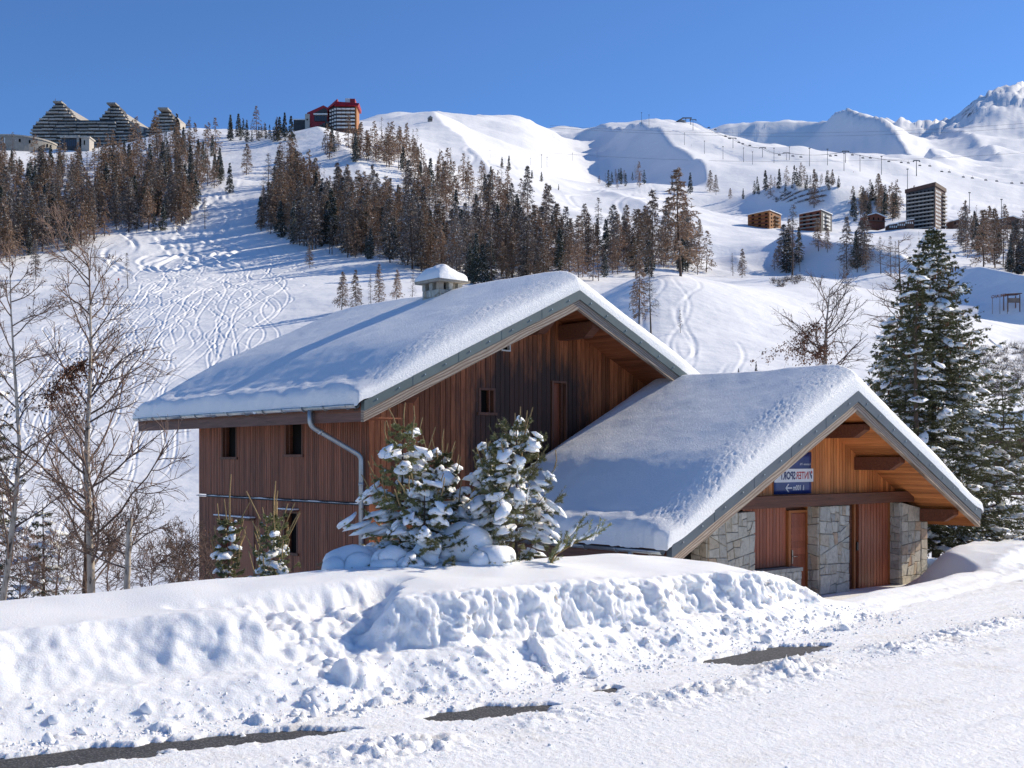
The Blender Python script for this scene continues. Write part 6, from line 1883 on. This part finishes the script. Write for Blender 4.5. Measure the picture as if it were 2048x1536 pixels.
def corner_block(name, label, pc, pl, pr, ytop, ybase, wallL, wallR, balc, nfl, ang=40.0, roof='snow_far', drop=3.0, bays=3, win='white_panel', ymin=500, Yfix=None, parapet=None):
    """block of flats seen on its corner: pc photo column of the near corner, pl/pr the outer edges"""
    p = on_hill(pc, ybase, ymin)
    Y = Yfix or p[1]; k = Y / FPX
    a = math.radians(ang)
    Ll = (pc - pl) * k / math.cos(a); Lr = (pr - pc) * k / math.sin(a); H = (ybase - ytop) * k
    o = at(pc, ybase, Y)
    root = empty(name, o, 0, label, 'building')
    uL = np.array([-math.cos(a), math.sin(a)]); uR = np.array([math.sin(a), math.cos(a)])
    def pt(i, j, z, n=0.0): q = uL * i + uR * j; return (q[0], q[1], z)
    dz = drop * k
    m = MB(); m.add([pt(0, 0, -4), pt(Ll, 0, -4), pt(Ll, 0, H - dz), pt(0, 0, H)], [(0, 3, 2, 1)]); m.add([pt(Ll, 0, -4), pt(Ll, Lr, -4), pt(Ll, Lr, H - dz), pt(Ll, 0, H - dz)], [(0, 3, 2, 1)]); m.build('wall', MAT[wallL], root)
    m = MB(); m.add([pt(0, 0, -4), pt(0, Lr, -4), pt(0, Lr, H - dz * 0.4), pt(0, 0, H)], [(0, 1, 2, 3)]); m.add([pt(0, Lr, -4), pt(Ll, Lr, -4), pt(Ll, Lr, H - dz), pt(0, Lr, H - dz * 0.4)], [(0, 1, 2, 3)]); m.build('wall', MAT[wallR], root)
    e = 0.6
    m = MB(); top = [pt(-e, -e, H + 0.1), pt(Ll + e, -e, H - dz + 0.1), pt(Ll + e, Lr + e, H - dz + 0.1), pt(-e, Lr + e, H - dz * 0.4 + 0.1)]
    th = parapet or 0.5
    m.add(top + [(x, y, z + th) for x, y, z in top], [(0, 1, 2, 3), (7, 6, 5, 4), (1, 0, 4, 5), (2, 1, 5, 6), (3, 2, 6, 7), (0, 3, 7, 4)]); m.build('roof', MAT[roof], root)
    def boxuv(i0, i1, j0, j1, z0, z1, name, mat):
        m = MB(); q = [pt(i0, j0, z0), pt(i0, j1, z0), pt(i1, j1, z0), pt(i1, j0, z0), pt(i0, j0, z1), pt(i0, j1, z1), pt(i1, j1, z1), pt(i1, j0, z1)]
        m.hexa(q); return m.build(name, MAT[mat], root)
    fh = (H - dz * 0.8) / (nfl + 0.3)
    for f in range(nfl):
        z = 0.25 * fh + f * fh
        bw = Ll * 0.92 / bays
        for b in range(bays):
            i0 = Ll * 0.04 + b * bw
            boxuv(i0, i0 + bw * 0.94, -1.3, -0.05, z, z + fh * 0.30, 'balcony', balc)
            boxuv(i0 + bw * 0.15, i0 + bw * 0.55, -0.09, -0.02, z + fh * 0.38, z + fh * 0.85, 'window', 'dark_glass')
    return root, pt, Ll, Lr, H, fh, boxuv

r = corner_block('apartment_block', 'orange apartment block with wooden balconies on the far slope', 1539, 1502, 1571, 421, 462, 'orange_facade', 'orange_facade', 'red_wood', 5, Yfix=800)
for f in range(5):
    r[6](-0.9, -0.04, r[3] * 0.42, r[3] * 0.80, 0.3 * r[5] + f * r[5], 0.3 * r[5] + f * r[5] + 0.9, 'balcony', 'brown_facade')
    r[6](-0.08, -0.02, r[3] * 0.12, r[3] * 0.22, 0.5 * r[5] + f * r[5], 0.5 * r[5] + f * r[5] + 1.2, 'window', 'dark_glass')
r = corner_block('apartment_block', 'dark brown apartment block with pale balcony fronts on the far slope', 1642, 1606, 1675, 420, 455, 'red_wood', 'dark_facade', 'concrete', 4, Yfix=800)
for f in range(4):
    for j, w in ((0.18, 0.12), (0.72, 0.12)):
        r[6](-0.09, -0.02, r[3] * j, r[3] * (j + w), 0.2 * r[5] + f * r[5], 0.2 * r[5] + f * r[5] + 1.9, 'window', 'white_panel')
    r[6](-1.0, -0.04, r[3] * 0.38, r[3] * 0.68, 0.3 * r[5] + f * r[5], 0.3 * r[5] + f * r[5] + 0.9, 'balcony', 'white_panel')
r = corner_block('apartment_tower', 'tall brown apartment tower with rows of white balconies', 1870, 1825, 1908, 372, 456, 'dark_facade', 'brown_facade', 'pale_concrete', 10, Yfix=800, roof='brown_facade', parapet=2.6, bays=7, drop=6)
for f in range(10):
    z = 0.25 * r[5] + f * r[5]
    for j in range(4):
        r[6](-0.09, -0.02, r[3] * (0.08 + j * 0.13), r[3] * (0.08 + j * 0.13 + 0.085), z + 0.9, z + 2.2, 'window', 'white_panel')
    r[6](-1.2, -0.04, r[3] * 0.66, r[3] * 1.03, z, z + 0.8, 'balcony', 'pale_concrete')
    r[6](-0.09, -0.02, r[3] * 0.70, r[3] * 0.98, z + 1.0, z + 2.3, 'window', 'dark_glass')
# terraces at the foot of the tower
for i, (px, py) in enumerate(((1787, 457), (1803, 453), (1819, 449))):
    Y = 792.0; k = Y / FPX; o = at(px, py, Y)
    root = empty('terrace_house', o, 0, ['lowest', 'middle', 'topmost'][i] + ' of the three low brown terrace houses at the tower foot', 'building')
    MB().hexa([(-9 * k, 0, -3), (9 * k, 0, -3), (9 * k, 8, -3), (-9 * k, 8, -3), (-9 * k, 0, 7 * k), (9 * k, 0, 10 * k), (9 * k, 8, 10 * k), (-9 * k, 8, 7 * k)]).build('wall', MAT['brown_facade'], root)
    MB().hexa([(-9.5 * k, -.5, 7 * k), (9.5 * k, -.5, 10.2 * k), (9.5 * k, 8.4, 10.2 * k), (-9.5 * k, 8.4, 7 * k), (-9.5 * k, -.5, 8.3 * k), (9.5 * k, -.5, 11.5 * k), (9.5 * k, 8.4, 11.5 * k), (-9.5 * k, 8.4, 8.3 * k)]).build('roof', MAT['snow_far'], root)
    for j in range(4): MB().box((-8 + j * 4.2) * k, (-5.6 + j * 4.2) * k, -0.1, 0, 1.5 * k, 5.5 * k).build('window', MAT['white_panel'], root)
def hut(name, label, px, py, Y, w, h, rise, wallm='red_wood', d=8.0, windows=4, roofm='snow_far', cat='house', rh=0.7):
    k = Y / FPX; o = at(px, py, Y); W = w * k / 2; H = h * k; R = rise * k
    root = empty(name, o, math.radians(18), label, cat)
    MB().prism([(-W, -3), (W, -3), (W, H), (0, H + R), (-W, H)], 0, d).build('wall', MAT[wallm], root)
    for sg in (-1, 1):
        m = MB(); p = [(0, H + R + 0.1), (sg * W * 1.2, H - R * 0.2 + 0.1), (sg * W * 1.2, H - R * 0.2 + rh), (0, H + R + rh)]
        m.prism(p if sg > 0 else p[::-1], -0.9, d + 0.9); m.build('roof', MAT[roofm], root)
    for j in range(windows):
        x = -W * 0.8 + j * W * 1.6 / max(1, windows - 1) - 0.5
        if windows: MB().box(x, x + 1.0, -0.12, 0, H * 0.45, H * 0.85).build('window', MAT['dark_glass'], root)
    MB().box(-W * 0.95, W * 0.95, -1.2, -0.05, H * 0.28, H * 0.42).build('balcony', MAT['brown_facade'], root)
    return root
hut('wooden_chalet', 'small red wooden chalet between the flats and the tower', 1752, 447, 800.0, 42, 14, 6)
hut('wooden_house', 'low brown house right behind the apartment tower', 1922, 455, 815.0, 36, 12, 5, 'brown_facade')
hut('wooden_house', 'long brown house at the right edge of the resort', 2025, 456, 815.0, 78, 14, 9, 'brown_facade', windows=6)
hut('snowy_hut', 'little hut under deep snow behind the right-hand spruces', 2052, 880, 62.0, 60, 24, 16, 'brown_facade', 3.0, 2, 'snow', rh=0.5)
hut('summit_hut', 'tiny hut on the rounded white ridge', 861, 241, float(hit(861, 243, 900)[0][1]), 8, 6, 3, 'concrete', 4.0, 0)

# ------------------------------------------------------------------ ski lift, poles, skiers
def pylon(px, py, hp, label, wide=12):
    w = on_hill(px, py, 600); k = w[1] / FPX; H = hp * k
    root = empty('lift_pylon', w, 0, label, 'pylon', 'pylons of the chairlift')
    MB().tube([(0, 0, -2), (0, 0, H)], [0.028 * H, 0.018 * H], 8).build('mast', MAT['lift_steel'], root)
    MB().box(-wide * k / 2, wide * k / 2, -0.4, 0.4, H * 0.95, H).build('crossarm', MAT['lift_steel'], root)
    for sg in (-1, 1): MB().box(sg * wide * k / 2 - 0.9, sg * wide * k / 2 + 0.9, -0.5, 0.5, H * 0.88, H * 0.95).build('sheave_train', MAT['lift_steel'], root)
    return w + np.array([0, 0, H * 0.93])
PY = []
for i, (px, py, hp) in enumerate(((1386, 262, 22), (1466, 297, 20), (1525, 318, 20), (1573, 321, 14), (1691, 326, 24), (1833, 352, 32))):
    PY.append(pylon(px, py, hp, ['first', 'second', 'third', 'fourth', 'fifth', 'sixth'][i] + ' chairlift pylon counted from the summit station'))
m = MB()
for i in range(len(PY) - 1):
    a, b = PY[i], PY[i + 1]
    for off in (-1.8, 1.8):
        pts = [a + (b - a) * t + np.array([off, 0, -4 * 4 * t * (1 - t)]) for t in np.linspace(0, 1, 8)]
        MB()
        m.tube(pts, 0.16, 4, False)
o = m.build('lift_cable', MAT['lift_steel']); tag(o, 'chairlift cable strung between the pylons', 'cable'); o['kind'] = 'stuff'
chair_me = None
def chair_mesh():
    root = []
    a = MB().tube([(0, 0, 0), (0, 0, -2.6)], 0.11, 5).mesh('hanger', [MAT['lift_steel']])
    b = MB().box(-1.6, 1.6, -0.4, 0.5, -3.2, -2.9).mesh('seat', [MAT['chair_seat']])
    c = MB().box(-1.6, 1.6, 0.45, 0.6, -3.0, -1.9).mesh('backrest', [MAT['chair_seat']])
    return a, b, c
CHM = chair_mesh()
CHAIRS = [(1418, 253), (1431, 257), (1451, 270), (1459, 274), (1478, 282), (1486, 285), (1500, 288), (1559, 307), (1586, 309), (1602, 311), (1661, 309), (1672, 308), (1705, 307), (1726, 313), (1741, 313), (1778, 320), (1803, 322), (1817, 323), (1840, 328), (1860, 329), (1884, 340), (1899, 341), (1927, 351), (1945, 353), (1972, 357), (1994, 359), (2024, 363), (2044, 363)]
for i, (px, py) in enumerate(CHAIRS):
    Y = float(np.interp(px, [1380, 1466, 1573, 1691, 1833, 2050], [q[1] for q in PY[:2]] + [PY[3][1], PY[4][1], PY[5][1], PY[5][1] * 0.92]))
    e = empty('chairlift_chair', at(px, py - 2, Y), 0.2, 'empty chairlift chair, number %s from the summit station' % ['one', 'two', 'three', 'four', 'five', 'six', 'seven', 'eight', 'nine', 'ten', 'eleven', 'twelve', 'thirteen', 'fourteen', 'fifteen', 'sixteen', 'seventeen', 'eighteen', 'nineteen', 'twenty', 'twenty-one', 'twenty-two', 'twenty-three', 'twenty-four', 'twenty-five', 'twenty-six', 'twenty-seven', 'twenty-eight'][i], 'chair', 'chairs of the chairlift')
    e.scale = (1.3, 1.3, 1.3)
    for nm, me in zip(('hanger', 'seat', 'backrest'), CHM): link(nm, me, e)
def station():
    w = on_hill(1368, 245, 900); k = w[1] / FPX
    root = empty('lift_station', w, 0, 'summit station of the chairlift on the skyline', 'building')
    MB().box(-12 * k, 2 * k, 0, 8, -2, 5 * k).build('cabin', MAT['concrete'], root)
    MB().hexa([(-16 * k, -1, 0), (-2 * k, -1, 8 * k), (-2 * k, 9, 8 * k), (-16 * k, 9, 0), (-16 * k, -1, 1.6 * k), (-2 * k, -1, 9.8 * k), (-2 * k, 9, 9.8 * k), (-16 * k, 9, 1.6 * k)]).build('roof', MAT['lift_steel'], root)
    MB().box(-3 * k, 16 * k, 2, 5, 8.5 * k, 10.5 * k).build('gantry', MAT['lift_steel'], root)
    for x in (4, 14): MB().box((x - .6) * k, (x + .6) * k, 3, 4, -6, 8.6 * k).build('strut', MAT['lift_steel'], root)
station()
POLES = [(1283, 250, 24), (1298, 252, 22), (1369, 291, 24), (1409, 308, 26), (1446, 319, 26), (1487, 324, 28), (1505, 330, 26), (1548, 326, 30), (1579, 320, 26), (1619, 332, 36), (1655, 332, 34), (1688, 344, 36), (1720, 343, 32), (1763, 350, 36), (1815, 379, 40), (1939, 427, 42), (2003, 441, 42), (980, 316, 16), (1083, 338, 28), (1094, 336, 22), (1061, 331, 14), (1145, 322, 16), (1194, 318, 14)]
for i, (px, py, hp) in enumerate(POLES):
    w = on_hill(px, py, 500); H = hp * w[1] / FPX
    side = 'left' if px < 1200 else ('middle' if px < 1600 else 'right')
    root = empty('piste_light', w, 0, 'slim floodlight pole beside the piste, %s from the left' % ['one', 'two', 'three', 'four', 'five', 'six', 'seven', 'eight', 'nine', 'ten', 'eleven', 'twelve', 'thirteen', 'fourteen', 'fifteen', 'sixteen', 'seventeen', 'eighteen', 'nineteen', 'twenty', 'twenty-one', 'twenty-two', 'twenty-three'][sorted(POLES).index((px, py, hp))], 'pole', 'floodlight poles along the piste')
    MB().tube([(0, 0, -1), (0, 0, H)], [0.017 * H, 0.012 * H], 6).build('mast', MAT['lift_steel'], root)
    MB().box(-0.05 * H, 0.05 * H, -0.02 * H, 0.02 * H, H * 0.96, H).build('lamp_head', MAT['lift_steel'], root)
# power lines across the valley
for i, (y0, y1) in enumerate(((249, 238), (253, 247), (304, 297))):
    a = at(1100, y0 + 2, 1500); b = at(2150, y1, 1500)
    pts = [a + (b - a) * t + np.array([0, 0, -14 * 4 * t * (1 - t)]) for t in np.linspace(0, 1, 20)]
    tag(MB().tube(pts, 0.13, 4, False).build('power_line', MAT['lift_steel']), ['highest', 'middle', 'lowest'][i] + ' of the thin cables spanning the far valley', 'cable', 'cables over the valley')

def skier(px, py, label, jacket='skier_red', ymin=60, rz=0.6):
    w = on_hill(px, py, ymin)
    root = empty('person', w, rz, label, 'person')
    V = [(0, 0, 0.92), (0, 0.03, 1.15), (0, 0.02, 1.40), (0, 0, 1.50), (0, -0.02, 1.66), (-0.12, 0, 0.88), (-0.15, -0.08, 0.48), (-0.14, 0.02, 0.08), (0.12, 0, 0.88), (0.15, -0.08, 0.48), (0.14, 0.02, 0.08), (-0.21, 0.02, 1.38), (-0.30, -0.06, 1.12), (-0.26, -0.28, 1.02), (0.21, 0.02, 1.38), (0.30, -0.06, 1.12), (0.26, -0.28, 1.02), (-0.14, -0.14, 0.04), (0.14, -0.14, 0.04)]
    E = [(0, 1), (1, 2), (2, 3), (3, 4), (0, 5), (5, 6), (6, 7), (0, 8), (8, 9), (9, 10), (2, 11), (11, 12), (12, 13), (2, 14), (14, 15), (15, 16), (7, 17), (10, 18)]
    R = [.15, .15, .16, .07, .11, .10, .075, .06, .10, .075, .06, .075, .06, .05, .075, .06, .05, .055, .055]
    me = bpy.data.meshes.new('body'); me.from_pydata(V, E, [])
    o = bpy.data.objects.new('body', me); COL.objects.link(o)
    md = o.modifiers.new('skin', 'SKIN'); o.modifiers.new('sub', 'SUBSURF').levels = 1
    for i, r in enumerate(R): me.skin_vertices[0].data[i].radius = (r, r)
    me.skin_vertices[0].data[0].use_root = True
    bpy.context.view_layer.update()
    m2 = bpy.data.meshes.new_from_object(o.evaluated_get(bpy.context.evaluated_depsgraph_get()))
    bpy.data.objects.remove(o)
    m2.materials.clear(); m2.materials.append(MAT[jacket]); m2.materials.append(MAT['skier_dark'])
    for p in m2.polygons: p.material_index = 1 if p.center.z < 0.85 or p.center.z > 1.55 else 0
    link('body', m2, root)
    for sg in (-1, 1): MB().box(sg * 0.14 - 0.05, sg * 0.14 + 0.05, -0.85, 0.75, -0.02, 0.0).build('ski', MAT['skier_dark'], root)
skier(237, 566, 'skier in a red jacket beside the lone bare larch')
skier(1707, 345, 'skier in red among the poles on the far piste', ymin=500)
skier(1383, 292, 'skier in dark clothes below the summit station', 'skier_dark', 500)

# signed shelter on the shaded bank at the right edge
def shelter():
    Y = 262.0; k = Y / FPX
    o = at(2028, 606, Y)
    root = empty('shelter', o, 0.0, 'small open timber shelter on the bank at the right edge', 'shelter')
    for x in (-12, 12):
        for y in (0, 2.2): MB().box(x * k - 0.09, x * k + 0.09, y, y + 0.18, -2, 17 * k).build('post', MAT['beam_wood'], root)
    MB().hexa([(-15 * k, -0.4, 17 * k), (15 * k, -0.4, 18.5 * k), (15 * k, 2.8, 18.5 * k), (-15 * k, 2.8, 17 * k), (-15 * k, -0.4, 18.3 * k), (15 * k, -0.4, 19.8 * k), (15 * k, 2.8, 19.8 * k), (-15 * k, 2.8, 18.3 * k)]).build('roof', MAT['beam_wood'], root)
    MB().box(-11 * k, 11 * k, 0.05, 0.12, 0.5 * k, 10 * k).build('panel', MAT['larch_twig_grey'], root)
    o2 = at(1997, 606, Y); rt = empty('letter_sign', o2, 0.0, 'free-standing letters on thin posts left of the timber shelter', 'sign')
    for x in (-12, 3, 18): MB().box(x * k - 0.05, x * k + 0.05, 0, 0.1, -2.5, 12 * k).build('post', MAT['larch_twig_grey'], rt)
    me = text_mesh('CHAUFFE', 0.95, 0.02, 0.04)
    V = np.zeros(len(me.vertices) * 3); me.vertices.foreach_get('co', V); V = V.reshape(-1, 3); sx = 30 * k / V[:, 0].max()
    W = np.stack([-15 * k + V[:, 0] * sx, -0.1 - V[:, 2], 9 * k + V[:, 1] + V[:, 0] * sx * 0.14], -1)
    me.vertices.foreach_set('co', W.astype(np.float32).ravel()); me.materials.append(MAT['beam_wood']); me.update()
    link('lettering', me, rt)
shelter()
